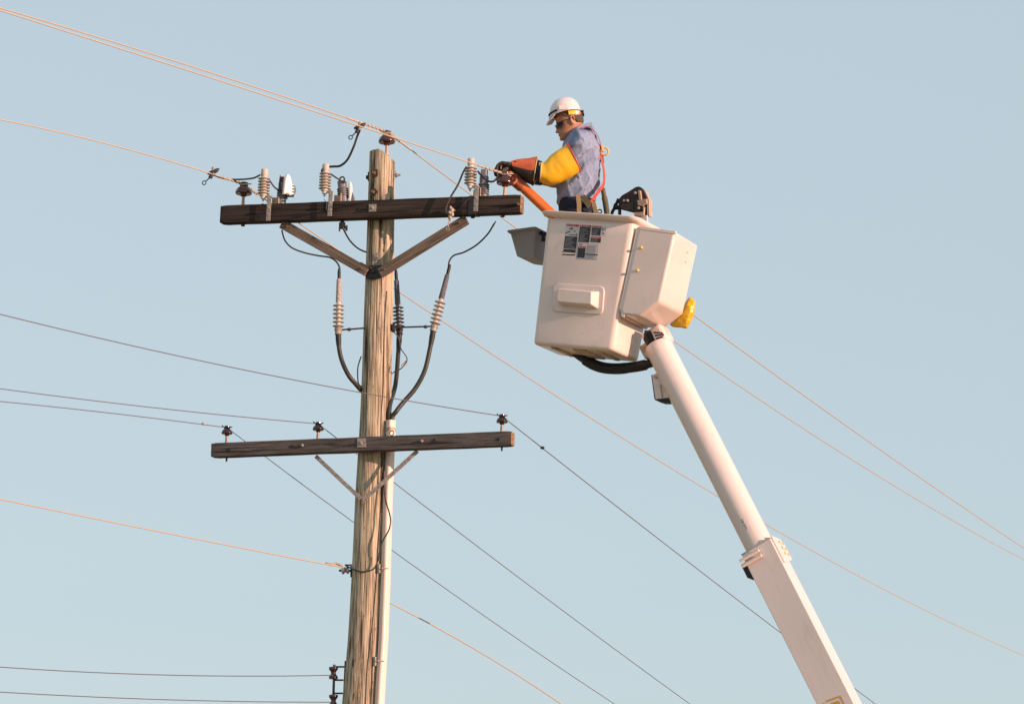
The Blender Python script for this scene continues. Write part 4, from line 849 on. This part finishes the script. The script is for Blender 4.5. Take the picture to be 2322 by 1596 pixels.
# orange line hose resting on the bucket rim, hooked over the insulator
YH = 27.02
hg = thing('line_hose', onY(1245, 480, YH), 'long orange rubber line hose slanting from bucket rim to insulator', 'line hose')
h0, h1 = onY(1163, 405, YH - .03), onY(1262, 498, YH - .14 + .05); hd = (h1 - h0).normalized()
hs = Vector((0, -1, 0)); hs = (hs - hd * hs.dot(hd)).normalized(); hu = hd.cross(hs)
if hu.z < 0: hu = -hu
def hprof(p):
    out = []
    for a in np.linspace(0, 360, 28, endpoint=False):
        a = R(a); r = .0365 + .012 * math.exp(-((a - R(60)) / .35) ** 2)
        out.append(p + hs * (r * math.cos(a)) + hu * (r * math.sin(a)))
    return out
k = MB(); k.rings([hprof(h0 + hd * t) for t in np.linspace(.02, (h1 - h0).length, 12)]); k.build('hose_body', M['orange'], hg, smooth=35)
k = MB(); k.torus(onY(1159, 404, YH - .1), (.5, -1, .1), .047, .0125, 26, 10); k.build('end_ring', M['orangein'], hg)
k = MB(); k.lathe([(.048, 0), (.05, .02), (.046, .11), (.037, .13)], h0 - hd * .01, hd, 22); k.build('collar', M['orangein'], hg, smooth=50)

# ------------------------------------------------------------------ the worker
PY = 27.1
def S(u, v, off=0): return onY(u, v, PY) + Vector((0, off, 0))        # pixel in the plane of symmetry, then sideways
def E_(u, v, off): return onY(u, v, PY + off)                         # seen exactly under the pixel
def oval(f, b, wd, n=28, sq=2.3):
    c = (f + b) / 2; a = (f - b) / 2; out = []
    for i in range(n):
        t = 2 * math.pi * i / n; ct, st = math.cos(t), math.sin(t)
        out.append(c + a * (math.copysign(abs(ct) ** (2 / sq), ct)) + Vector((0, wd, 0)) * (math.copysign(abs(st) ** (2 / sq), st)))
    return out
foot = FB @ Vector((0, -.02, .06))
man = thing('person', (onY(1318, 480, PY).x, PY, foot.z), 'worker in white hard hat, sunglasses, blue shirt and yellow rubber sleeves, reaching forward', 'person')
K = 1.14; TH = R(14)
FH = Vector((-math.cos(TH), 0, -math.sin(TH))); UH = Vector((-math.sin(TH), 0, math.cos(TH)))
EAR = S(1297, 277)
def hd_(x, y, z=0): return EAR + FH * ((x + .02) * K) + UH * ((y - .115) * K) + Vector((0, z * K, 0))   # head-local: forward, up from chin, sideways
def head_mesh(m):
    lv = [(-.004, .070, .035, .018), (.004, .083, .0, .030), (.018, .089, -.035, .044), (.034, .088, -.05, .053), (.045, .092, -.06, .056), (.054, .093, -.066, .058), (.064, .090, -.075, .060), (.080, .086, -.088, .064), (.096, .082, -.096, .066), (.108, .080, -.1, .067), (.120, .088, -.102, .069), (.132, .092, -.103, .071), (.16, .088, -.102, .073), (.19, .07, -.088, .066), (.212, .042, -.06, .05), (.226, .0, -.02, .02)]
    rs = []
    for y, f, b, wd in lv:
        ring = []; n = 28
        for i in range(n):
            t = 2 * math.pi * i / n; ct, st = math.cos(t), math.sin(t); ex = .86 if ct > 0 else .95
            x = (f + b) / 2 + (f - b) / 2 * math.copysign(abs(ct) ** ex, ct); z = wd * math.copysign(abs(st) ** .9, st) * (1 - .16 * max(0, ct))
            ring.append(hd_(x, y, z))
        rs.append(ring)
    m.rings(rs)
    m.rings([[hd_(x, y, z) for x, z in ((xf, 0), (xf - .012, wd), (.07, wd * 1.1), (.07, -wd * 1.1), (xf - .012, -wd))] for y, xf, wd in ((.058, .094, .012), (.063, .112, .017), (.069, .117, .016), (.078, .110, .012), (.095, .098, .0095), (.112, .092, .009))])   # nose
    for y, x in ((.043, .096), (.0355, .0945)): m.ball(hd_(x - .008, y), .0125, .9, 1.7, .5, 8)                                    # lips
    m.ball(hd_(.078, .012), .022, 1, 1.1, .8, 8)                                                                                  # chin
    for s_ in (-1, 1):                                                                                                             # ears: rim, bowl, lobe
        e0 = hd_(-.018, .112, s_ * .071); m.tube([e0 + FH * (.013 * math.cos(t) * K) + UH * (.030 * math.sin(t) * K) - FH * .006 + Vector((0, s_ * .006, 0)) for t in np.linspace(-1.9, 3.3, 14)], .0062, 8)
        m.ball(hd_(-.012, .108, s_ * .069), .017, .8, .3, 1.4, 8); m.ball(hd_(-.008, .083, s_ * .071), .0085, .9, .6, 1.1, 6)
def arm_pts(s_):
    if s_ < 0: return [S(1318, 330, -.17), E_(1300, 352, -.19), E_(1268, 386, -.22), E_(1222, 384, -.19), E_(1178, 380, -.17)]
    return [S(1318, 332, .17), S(1300, 356, .19), S(1262, 398, .2), E_(1222, 398, .06), E_(1182, 394, -.04)]
HANDS = {}
def hand(m, wrist, d, n, lat, sc_, r, curl, spread=1.0):
    """palm, four unequal bent fingers and a side thumb; d: knuckle direction, n: towards the palm, lat: towards the thumb"""
    d, n, lat = d.normalized(), n.normalized(), lat.normalized(); q = sc_
    kn = wrist + d * (.085 * q)
    m.rings([[wrist + d * (.085 * q * t) + lat * (x * w_) + n * (z * h_) for x, z in [(math.cos(a), math.sin(a)) for a in np.linspace(0, 2 * math.pi, 14, endpoint=False)]] for t, w_, h_ in ((-.35, .028 * q, .024 * q), (0, .030 * q, .021 * q), (.4, .041 * q, .019 * q), (.85, .045 * q, .017 * q), (1.05, .041 * q, .013 * q))])
    for i, (x, l) in enumerate(((.033, .074), (.011, .082), (-.012, .076), (-.034, .060))):
        p = kn + lat * (x * q * spread) - d * (.006 * q); pts = [p - d * .02 * q, p]; a = curl * .55
        for seg, add in ((.46, .0), (.30, .95), (.24, .75)):
            a += add * curl * .6 if seg != .46 else 0
            dd = d * math.cos(a) + n * math.sin(a); p = p + dd * (l * seg * q); pts.append(p)
        m.tube(spline(pts, 3), [r * q * (1 - .25 * t / 12) for t in range(13)], 8); m.ball(pts[-1], r * q * .76, 1, 1, 1, 6)
    t0 = wrist + d * (.02 * q) + lat * (.03 * q); pts = [t0 - lat * .015 * q, t0, t0 + (d * .6 + lat * .8 + n * .25) * (.036 * q), t0 + (d * 1.1 + lat * .75 + n * .8) * (.052 * q), t0 + (d * 1.25 + lat * .45 + n * 1.35) * (.058 * q)]
    m.tube(spline(pts, 3), [r * 1.15 * q] * 10 + [r * q] * 2 + [r * .9 * q], 8); m.ball(pts[-1], r * q * .88, 1, 1, 1, 6)
w1, w2 = E_(1166, 377, -.17), E_(1172, 391, -.06)
HN = [(w1, E_(1140, 374, -.15) - w1, Vector((-.25, .1, -1)), Vector((0, 1, -.1))), (w2, E_(1148, 386, -.1) - w2, Vector((-.2, -.15, -1)), Vector((-.1, -1, .25)))]
body = MB(); head_mesh(body)
body.rings([oval(S(1283, 312), S(1322, 287), .058), oval(S(1289, 318), S(1330, 296), .062), oval(S(1288, 328), S(1340, 312), .09)])
body.rings([oval(S(1284, 322), S(1350, 312), .15), oval(S(1280, 335), S(1355, 335), .185), oval(S(1275, 365), S(1356, 365), .18), oval(S(1272, 410), S(1352, 410), .16), oval(S(1272, 455), S(1349, 455), .155), oval(S(1270, 500), S(1352, 500), .17)])
for s_ in (-1, 1):
    p = arm_pts(s_); body.tube(spline(p, 5), [.062] * 6 + [.055] * 5 + [.048] * 5 + [.034] * 5, 12)
    hp = S(1312, 500, s_ * .09); kn_ = Vector((foot.x - .05, PY + s_ * .1, foot.z + .52)); an = Vector((foot.x + .0, PY + s_ * .1, foot.z + .08))
    body.tube(spline([hp, kn_, an], 8), [.095 - .03 * i / 8 for i in range(9)] + [.064 - .026 * i / 8 for i in range(8)], 14)
    body.tube([an + Vector((.05, 0, -.045)), an + Vector((-.06, 0, -.05)), an + Vector((-.19, 0, -.06))], [.035, .04, .02], 10)
for h in HN: hand(body, *h, 1.0, .0085, 1.25)
body.build('body', M['skin'], man, remesh=.006, smooth=180, smit=3)
k = MB(); k.ball(hd_(.0895, .0395), .0085, .6, 2.2, .32, 8); k.build('mouth', M['lip'], man)
# hair: short back and sides below the hat
k = MB(); rs = []
for y, x0, x1, wd in ((.088, -.06, -.096, .0665), (.1, -.05, -.102, .0695), (.115, -.035, -.1055, .072), (.132, -.01, -.1070, .0738), (.15, .02, -.1070, .0758), (.17, .04, -.1, .073)):
    out = []
    for t in np.linspace(-1, 1, 21):
        a = t * math.pi * .5 if True else 0
        x = x1 + (x0 - x1) * (1 - math.cos(a)); z = wd * math.sin(a) ** 1 if abs(t) < 1 else wd * t; out.append(hd_(x, y, z))
    rs.append(out + [hd_(x0 + .004, y, wd * .8)] + [p_ + (EAR - p_) * .1 for p_ in out[::-1]] + [hd_(x0 + .004, y, -wd * .8)])
k.rings(rs); k.build('hair', M['hair'], man, smooth=60)
# sunglasses
k = MB()
for s_ in (-1, 1):
    lp = [(.094, .118, .010), (.094, .092, .012), (.088, .084, .035), (.070, .092, .066), (.064, .112, .070), (.080, .119, .055)]
    q = [hd_(x + .006, y, s_ * z) for x, y, z in lp]; c_ = sum(q, Vector()) / 6; k.prism(rpoly(q, .006), FH * -.004 + Vector((0, s_ * .002, 0)))
    k.add([hd_(.076, .118, s_ * .069), hd_(.070, .090, s_ * .0695), hd_(.045, .098, s_ * .0725), hd_(.043, .115, s_ * .0725)], [(0, 1, 2, 3)]) if 0 else None
    k.prism([hd_(.092, .119, s_ * .06), hd_(.088, .088, s_ * .058), hd_(.052, .091, s_ * .072), hd_(.046, .114, s_ * .073)], Vector((0, s_ * .004, 0)))
sg = k.build('sunglasses', M['lens'], man, bevel=.001)
k = MB()
for s_ in (-1, 1): k.tube([hd_(.07, .116, s_ * .074), hd_(.02, .120, s_ * .077), hd_(-.02, .126, s_ * .077)], .0035, 6)
k.tube([hd_(.1, .112, -.014), hd_(.103, .114, 0), hd_(.1, .112, .014)], .003, 6); k.build('temple', M['rubber'], sg)
# hard hat
HC = S(1281.5, 258.5); ha = R(11); HF = Vector((-math.cos(ha), 0, -math.sin(ha))); HU = Vector((-math.sin(ha), 0, math.cos(ha))); HX, HW, HH = .1275, .112, .132
def hp_(x, y, z): return HC + HF * x + HU * y + Vector((0, z, 0))
k = MB(); rs = []
for t in np.linspace(0, 1, 14):
    y = HH * math.sin(t * math.pi / 2) ** .95; s_ = max(1e-3, math.cos(t * math.pi / 2)) ** .78; rs.append([hp_(HX * s_ * math.cos(a) - .01 * t, y, HW * s_ * math.sin(a)) for a in np.linspace(0, 2 * math.pi, 40, endpoint=False)])
fl_ = [hp_((HX + .012) * math.cos(a) * 1.0, -.006 - (.0 if math.cos(a) < 0 else .012 * math.cos(a)), (HW + .012) * math.sin(a)) for a in np.linspace(0, 2 * math.pi, 40, endpoint=False)]
k.rings([[p_ * .92 + HC * .08 for p_ in rs[0]], [p_ * .94 + HC * .06 for p_ in fl_], fl_] + rs, False, True); hat = k.build('hard_hat', M['hat'], man, smooth=60)
k = MB(); vis = []
for t in np.linspace(-1, 1, 17): vis.append((t * .78, 0))
up_, lo_ = [], []
for t, _ in vis:
    a = t; r = 1 + 0; ext = .046 * math.cos(a * 1.25) ** 1.1
    inner = hp_((HX - .006) * math.cos(a), -.008, (HW + .002) * math.sin(a)); outer = hp_((HX + .006) * math.cos(a) + ext * .8, -.014 - ext * .92, (HW + .008) * math.sin(a)); up_.append(inner); lo_.append(outer)
n_ = len(up_); thk = HU * .006
k.add(up_ + lo_ + [p_ - thk for p_ in up_] + [p_ - thk for p_ in lo_], [(i, i + 1, n_ + i + 1, n_ + i) for i in range(n_ - 1)] + [(2 * n_ + i, 3 * n_ + i, 3 * n_ + i + 1, 2 * n_ + i + 1) for i in range(n_ - 1)] + [(n_ + i, n_ + i + 1, 3 * n_ + i + 1, 3 * n_ + i) for i in range(n_ - 1)] + [(0, n_, 3 * n_, 2 * n_), (n_ - 1, 3 * n_ - 1, 4 * n_ - 1, 2 * n_ - 1)]); k.build('visor', M['hat'], hat, smooth=50)
k = MB(); k.tube([hp_((HX + .002) * math.cos(a), .012 + .006 * abs(math.sin(a)), (HW + .002) * math.sin(a)) for a in np.linspace(-1.05, 1.05, 16)], .0075, 6); k.build('front_strap', M['rubber'], hat)
k = MB()
for s_ in (-1, 1): k.prism([hp_(.045, .045, s_ * HW * .98), hp_(-.015, .05, s_ * HW * 1.0), hp_(-.03, .0, s_ * (HW + .004)), hp_(.05, .008, s_ * (HW + .002))], Vector((0, s_ * .006, 0)))
k.build('side_slot', M['hat'], hat, bevel=.003)
k = MB(); k.tube([hp_(.01 + .085 * 0, 0, 0)] * 0 + [hp_(-.012 + .108 * math.cos(a), -.022, .092 * math.sin(a)) for a in np.linspace(R(95), R(265), 20)], .017, 8, flat=.3, side=HU); k.build('headband', M['yband'], hat)
k = MB(); k.tube([hp_(-.012 + .111 * math.cos(a), -.024, .093 * math.sin(a)) for a in np.linspace(R(125), R(235), 14)], .0165, 8, flat=.3, side=HU); k.build('nape_strap', M['whiteplastic'], hat)
k = MB(); q = hp_(-.132, -.022, 0); k.tube([q + HF * .02, q - HF * .012], .016, 10); k.box(q - HF * .012 + HU * .012, .012, .05, .016, HF, (0, 1, 0), HU); k.box(q - HF * .012 - HU * .014, .012, .05, .016, HF, (0, 1, 0), HU); k.build('ratchet_knob', M['rubber'], hat, bevel=.002)
k = MB(); k.tube([hp_(x, HH * math.sqrt(max(0, 1 - (x / HX) ** 2)) * .985 + .003, 0) for x in np.linspace(-.085, .07, 14)], .012, 8, flat=.4, side=(0, 1, 0)); k.build('crown_ridge', M['hat'], hat)
# black band around the neck, inside the shirt collar
k = MB(); k.rings([oval(S(1280, 318), S(1325, 291), .066), oval(S(1285, 326), S(1333, 300), .078), oval(S(1289, 332), S(1339, 312), .09)]); k.build('neck_band', M['rubber'], man)
# shirt
def folds(co):
    """loose cloth: soft drapes falling from the shoulder and diagonal pulls towards the belt and the sleeve"""
    q = Vector((co.x - EAR.x, co.y - PY, co.z - EAR.z)); wv = noise.noise(co * 3.5) * 1.6 + noise.noise(co * 1.8 + Vector((4, 1, 2))) * 3
    def ridge(t): return 1 - abs(math.sin(t))
    f1 = ridge((q.x * 26 + q.z * 9) + wv); f2 = ridge((q.x * 17 - q.z * 24) + wv * 1.3 + 1); m_ = .5 + .5 * noise.noise(co * 3.1 + Vector((7, 7, 7)))
    low = min(1, max(0, (-.28 - q.z) * 5))
    return .030 * (f1 ** 1.5 - .3) * m_ + .028 * (f2 ** 1.5 - .3) * (1 - m_ + low * .4) + .006 * noise.noise(co * 10)
sh = MB(); sh.rings([oval(S(1270, 484), S(1350, 480), .16), oval(S(1267, 466), S(1349, 462), .17), oval(S(1263, 450), S(1351, 451), .185), oval(S(1260, 438), S(1357, 437), .205), oval(S(1260, 418), S(1361, 420), .21), oval(S(1264, 388), S(1362, 385), .215), oval(S(1269, 360), S(1362, 355), .22), oval(S(1274, 340), S(1361, 332), .215), oval(S(1279, 326), S(1355, 315), .195), oval(S(1283, 317), S(1349, 304), .16), oval(S(1287, 311), S(1346, 294), .11), oval(S(1290, 306), S(1345, 287), .088), oval(S(1293, 308), S(1338, 290), .072)])
for s_ in (-1, 1):
    p = [S(1322, 325, s_ * .15), S(1315, 338, s_ * .19)] + ([E_(1300, 356, -.2), E_(1275, 375, -.22)] if s_ < 0 else [S(1300, 362, .2), S(1275, 385, .21)])
    sh.tube(spline(p, 5), [.088 + .012 * math.sin(math.pi * min(1, i / 10)) for i in range(8)] + [.08, .074, .068, .06, .055, .05, .05, .05], 16)
sho = sh.build('shirt', M['denim'], man, remesh=.007, disp=folds, smooth=180, smit=6)
sm_ = sho.modifiers.new('soften', 'SMOOTH'); sm_.iterations = 8; sm_.factor = .5
k = MB()                                                                                   # collar flap
k.strap([S(1291, 312, -.06), S(1300, 308, -.085), S(1315, 300, -.09), S(1330, 293, -.075), S(1342, 287, -.03), S(1343, 287, .03), S(1330, 293, .075), S(1300, 308, .085), S(1291, 312, .06)], (0, 0, 1), .05, .006); k.build('shirt_collar', M['denim'], man, bevel=.002)
# trousers
tr_ = MB(); tr_.rings([oval(S(1264, 456), S(1351, 459), .186), oval(S(1266, 468), S(1352, 470), .188), oval(S(1267, 485), S(1354, 485), .175), oval(S(1268, 515), S(1358, 515), .19), oval(S(1275, 545), S(1355, 545), .18)])
for s_ in (-1, 1):
    hp = S(1312, 510, s_ * .095); kn_ = Vector((foot.x - .05, PY + s_ * .1, foot.z + .52)); an = Vector((foot.x, PY + s_ * .1, foot.z + .1)); tr_.tube(spline([hp, kn_, an], 8), [.115 - .02 * i / 16 for i in range(17)], 16)
tr_.build('trousers', M['navy'], man, remesh=.009, smooth=180, disp=lambda c_: .006 * noise.noise(c_ * 14))
k = MB()
for s_ in (-1, 1):
    an = Vector((foot.x, PY + s_ * .1, foot.z + .06)); k.tube([an + Vector((.06, 0, -.02)), an + Vector((-.04, 0, -.02)), an + Vector((-.14, 0, -.035)), an + Vector((-.2, 0, -.04))], [.045, .05, .042, .02], 12); k.tube([an + Vector((0, 0, -.02)), an + Vector((0, 0, .12))], .058, 12)
k.build('boots', M['leatherdark'], man, remesh=.008)
# rubber sleeves
def sleeve(pts, rad, name_off, tilt=None):
    pts = [Vector(p_) for p_ in pts]; m = MB(); sp2 = spline(pts, 6); n = len(sp2); rr = [np.interp(i / (n - 1) * (len(rad) - 1), range(len(rad)), rad) for i in range(n)]
    rs = []; a = None
    for i, c_ in enumerate(sp2):
        t = (sp2[min(i + 1, n - 1)] - sp2[max(0, i - 1)]).normalized(); q = Vector((0, 1, 0)); a = (q - t * q.dot(t)).normalized(); b = t.cross(a)
        rs.append([c_ + a * (rr[i] * .86 * math.cos(x)) + b * (rr[i] * math.sin(x)) for x in np.linspace(0, 2 * math.pi, 40, endpoint=False)])
    outer = rs; inner = [[p_ + (sp2[i] - p_) * .06 for p_ in r_] for i, r_ in enumerate(rs)]
    m.rings(outer + inner[::-1] + [outer[0]], False, False); return m, outer
def sleeve2(prs, off, dep, sq=2.7):
    m = MB(); rs = []; tp = spline([E_(*a, off) for a, b in prs], 5); bt = spline([E_(*b, off) for a, b in prs], 5); n = len(tp)
    for i in range(n):
        w_ = np.interp(i / (n - 1) * (len(dep) - 1), range(len(dep)), dep); rs.append(oval(tp[i], bt[i], w_, 40, sq))
    inn = [[p_ + (sum(r_, Vector()) / 40 - p_) * .06 for p_ in r_] for r_ in rs]; m.rings(rs + inn[::-1] + [rs[0]], False, False); return m, rs
def crease(c_): return .004 * noise.noise(c_ * 8) + .004 * noise.noise(Vector((c_.x * 16 + c_.z * 9, c_.y * 6, c_.z * 5)))
slm, o1_ = sleeve2([((1284, 328), (1316, 391)), ((1272, 337), (1297, 401)), ((1259, 345), (1276, 411)), ((1246, 355), (1259, 417)), ((1240, 364), (1247, 418)), ((1233, 370), (1237, 415)), ((1228, 371), (1225, 411))], -.2, [.1, .1, .098, .09, .085, .078, .075])
sl1 = slm.build('rubber_sleeve', M['yellow'], man, smooth=60, disp=crease)
k = MB(); k.tube(o1_[0] + [o1_[0][0]], .0055, 8, False); k.build('edge_trim', M['redtrim'], sl1)
k = MB(); k.tube(o1_[-1] + [o1_[-1][0]], .0055, 8, False); k.build('edge_piping', M['piping'], sl1)
slm, o2_ = sleeve([S(1303, 362, .205), S(1286, 376, .215), E_(1262, 395, .17), E_(1243, 400, .08), E_(1224, 396, .02)], [.122, .118, .11, .092, .08, .078], 0)
sl2 = slm.build('rubber_sleeve', M['yellow'], man, smooth=60); k = MB(); k.tube(o2_[0] + [o2_[0][0]], .0055, 8, False); k.build('edge_trim', M['redtrim'], sl2)
# gloves: leather protector with flared cuff over a black rubber cuff
for gi, (h, ca, cb, r0, r1) in enumerate(((HN[0], E_(1160, 376.5, -.17), E_(1216, 382, -.18), .045, .094), (HN[1], E_(1166, 391, -.05), E_(1214, 399, .0), .046, .082))):
    k = MB(); hand(k, *h, 1.28, .0122, 1.25); gl = k.build('glove', M['leatherdark'], man, remesh=.0045, smooth=180, smit=3, disp=lambda c_: .002 * noise.noise(c_ * 40))
    ax = (cb - ca).normalized(); L = (cb - ca).length; q = Vector((0, 1, 0)); a_ = (q - ax * q.dot(ax)).normalized(); b_ = ax.cross(a_)
    if b_.z < 0: b_ = -b_
    GP = [((1159, 365), (1163, 386)), ((1180, 361), (1180, 397)), ((1200, 358.5), (1197, 406)), ((1219, 356), (1210, 411))]
    def ringc(t, r, e=0):
        if gi == 0:
            i_ = min(2, int(t * 3)); f_ = t * 3 - i_; lp = lambda k_: (GP[i_][k_][0] + (GP[i_ + 1][k_][0] - GP[i_][k_][0]) * f_, GP[i_][k_][1] + (GP[i_ + 1][k_][1] - GP[i_][k_][1]) * f_)
            a1, b1 = E_(*lp(0), -.18), E_(*lp(1), -.18); cc = (a1 + b1) / 2; h_ = (a1 - b1) / 2
            return [cc + h_ * (math.sin(x) * (1 + e * 10)) + Vector((0, (h_.length * .8 + e) * -math.cos(x), 0)) for x in np.linspace(0, 2 * math.pi, 36, endpoint=False)]
        return ringc0(t, r, e)
    def ringc0(t, r, e=0): return [ca + ax * (L * t) + a_ * ((r + e) * .8 * math.cos(x)) + b_ * ((r + e) * math.sin(x)) + ax * (.012 * math.sin(x) if t > .9 else 0) for x in np.linspace(0, 2 * math.pi, 36, endpoint=False)]
    k = MB(); rs = [ringc(t, r0 + (r1 - r0) * t ** .9) for t in np.linspace(0, 1, 10)] + [ringc(t, r0 + (r1 - r0) * t ** .9, -.004) for t in (1, .5, .1)]
    n = 36; b0 = len(k.v); vs = [p_ for r_ in rs for p_ in r_]; k.add(vs, [])
    for j in range(len(rs) - 1):
        for i in range(n):
            i2 = (i + 1) % n; up = math.sin(2 * math.pi * (i + .5) / n) > -.28; k.f.append([j * n + i, j * n + i2, (j + 1) * n + i2, (j + 1) * n + i]); k.m.append(0 if (up and gi == 0 and j < 10) else 1)  # far cuff dark all round: its shade is painted in; near cuff dark below
    k.build('glove_cuff', [M['leather'], M['leatherdark']], gl, smooth=60, disp=lambda c_: .005 * noise.noise(c_ * 22))
    k = MB(); e_ = ringc(1.005, r1); k.tube(e_ + [e_[0]], .0038, 6, False); k.build('cuff_piping', M['piping'], gl)
    k = MB(); cc_ = cb + (E_(1232, 386 if gi == 0 else 398, -.19 if gi == 0 else .03) - cb) * 0; e2 = cb + ax * .055; cb_, e2 = (E_(1214, 385, -.18), E_(1227, 389, -.19)) if gi == 0 else (cb, e2); k.rings([[c_ + a_ * (r_ * .8 * math.cos(x)) + b_ * (r_ * math.sin(x)) for x in np.linspace(0, 2 * math.pi, 30, endpoint=False)] for c_, r_ in ((cb_ - ax * .05, r1 * .75), (cb_, r1 * .9), (e2, r1 * .87))], False, True); k.build('rubber_cuff', M['rubber'], gl)
    if gi == 0: k = MB(); q = E_(1224, 373, -.25); k.ball(q, .012, .7, .3, 1.3, 8); k.build('cuff_patch', M['amber'], gl)
# harness
hn = MB(); hn.strap(spline([S(1296, 312, -.12), S(1310, 303, -.125), S(1327, 298, -.13), S(1342, 304, -.135), S(1353, 315, -.125), S(1360, 328, -.08), S(1364, 342, -.03)], 5), [Vector((0, 1, .2))] * 31, .038, .004)
hn.strap(spline([S(1296, 314, .12), S(1310, 303, .125), S(1327, 297, .12), S(1342, 302, .11), S(1353, 314, .1), S(1361, 328, .06), S(1364, 342, .02)], 5), [Vector((0, 1, -.2))] * 31, .038, .004)
hn.strap(spline([S(1364, 342, -.02), S(1364, 366, -.04), S(1368, 385, -.07), S(1369.5, 408, -.11), S(1367, 430, -.15), S(1352, 454, -.19), S(1340, 470, -.2), S(1330, 482, -.19)], 5), [Vector((.35, 1, .1))] * 36, .046, .005)
harness = hn.build('safety_harness', M['redweb'], man)
k = MB(); k.strap([E_(1310, 440, -.24), E_(1313, 462, -.23), E_(1313, 488, -.22)], (1, -.3, 0), .034, .005); k.build('leg_strap', M['tanweb'], harness); k = MB(); k.strap([E_(1345, 457, -.24), E_(1349, 470, -.23), E_(1353, 490, -.21)], (1, -.3, 0), .034, .005); k.build('leg_strap', M['tanweb'], harness)
k = MB(); k.strap([E_(1320, 446, -.24), E_(1329, 455, -.24), E_(1339, 468, -.22)], (.7, -.3, .7), .05, .006); k.build('leg_pad', M['olive'], harness)
k = MB(); k.strap([S(1364, 352, -.02), S(1366, 372, -.03)], (1, .8, 0), .03, .006); k.build('back_pad', M['olive'], harness)
k = MB(); k.torus(S(1371, 346, -.03), (.25, 1, .1), .03, .0085, 20, 8); k.box(S(1365, 340, -.03), .03, .03, .045); k.build('d_ring', M['amber'], harness, bevel=.003)
k = MB()
for u, v in ((1347, 482), (1360, 480)): k.torus(E_(u, v, -.2), (0, 1, 0), .016, .006, 14, 6)
k.ball(E_(1334, 481, -.22), .02, 1.3, .6, .9, 8); k.build('buckle', M['darksteel'], harness)
k = MB(); k.tube(spline([E_(1366, 425, -.06), E_(1370, 445, -.06), E_(1374, 468, -.05), E_(1376, 490, -.03), E_(1370, 520, 0)], 6), [.012] + [.019] * 6 + [.023] * 18, 12); k.build('lanyard', M['olive'], harness)
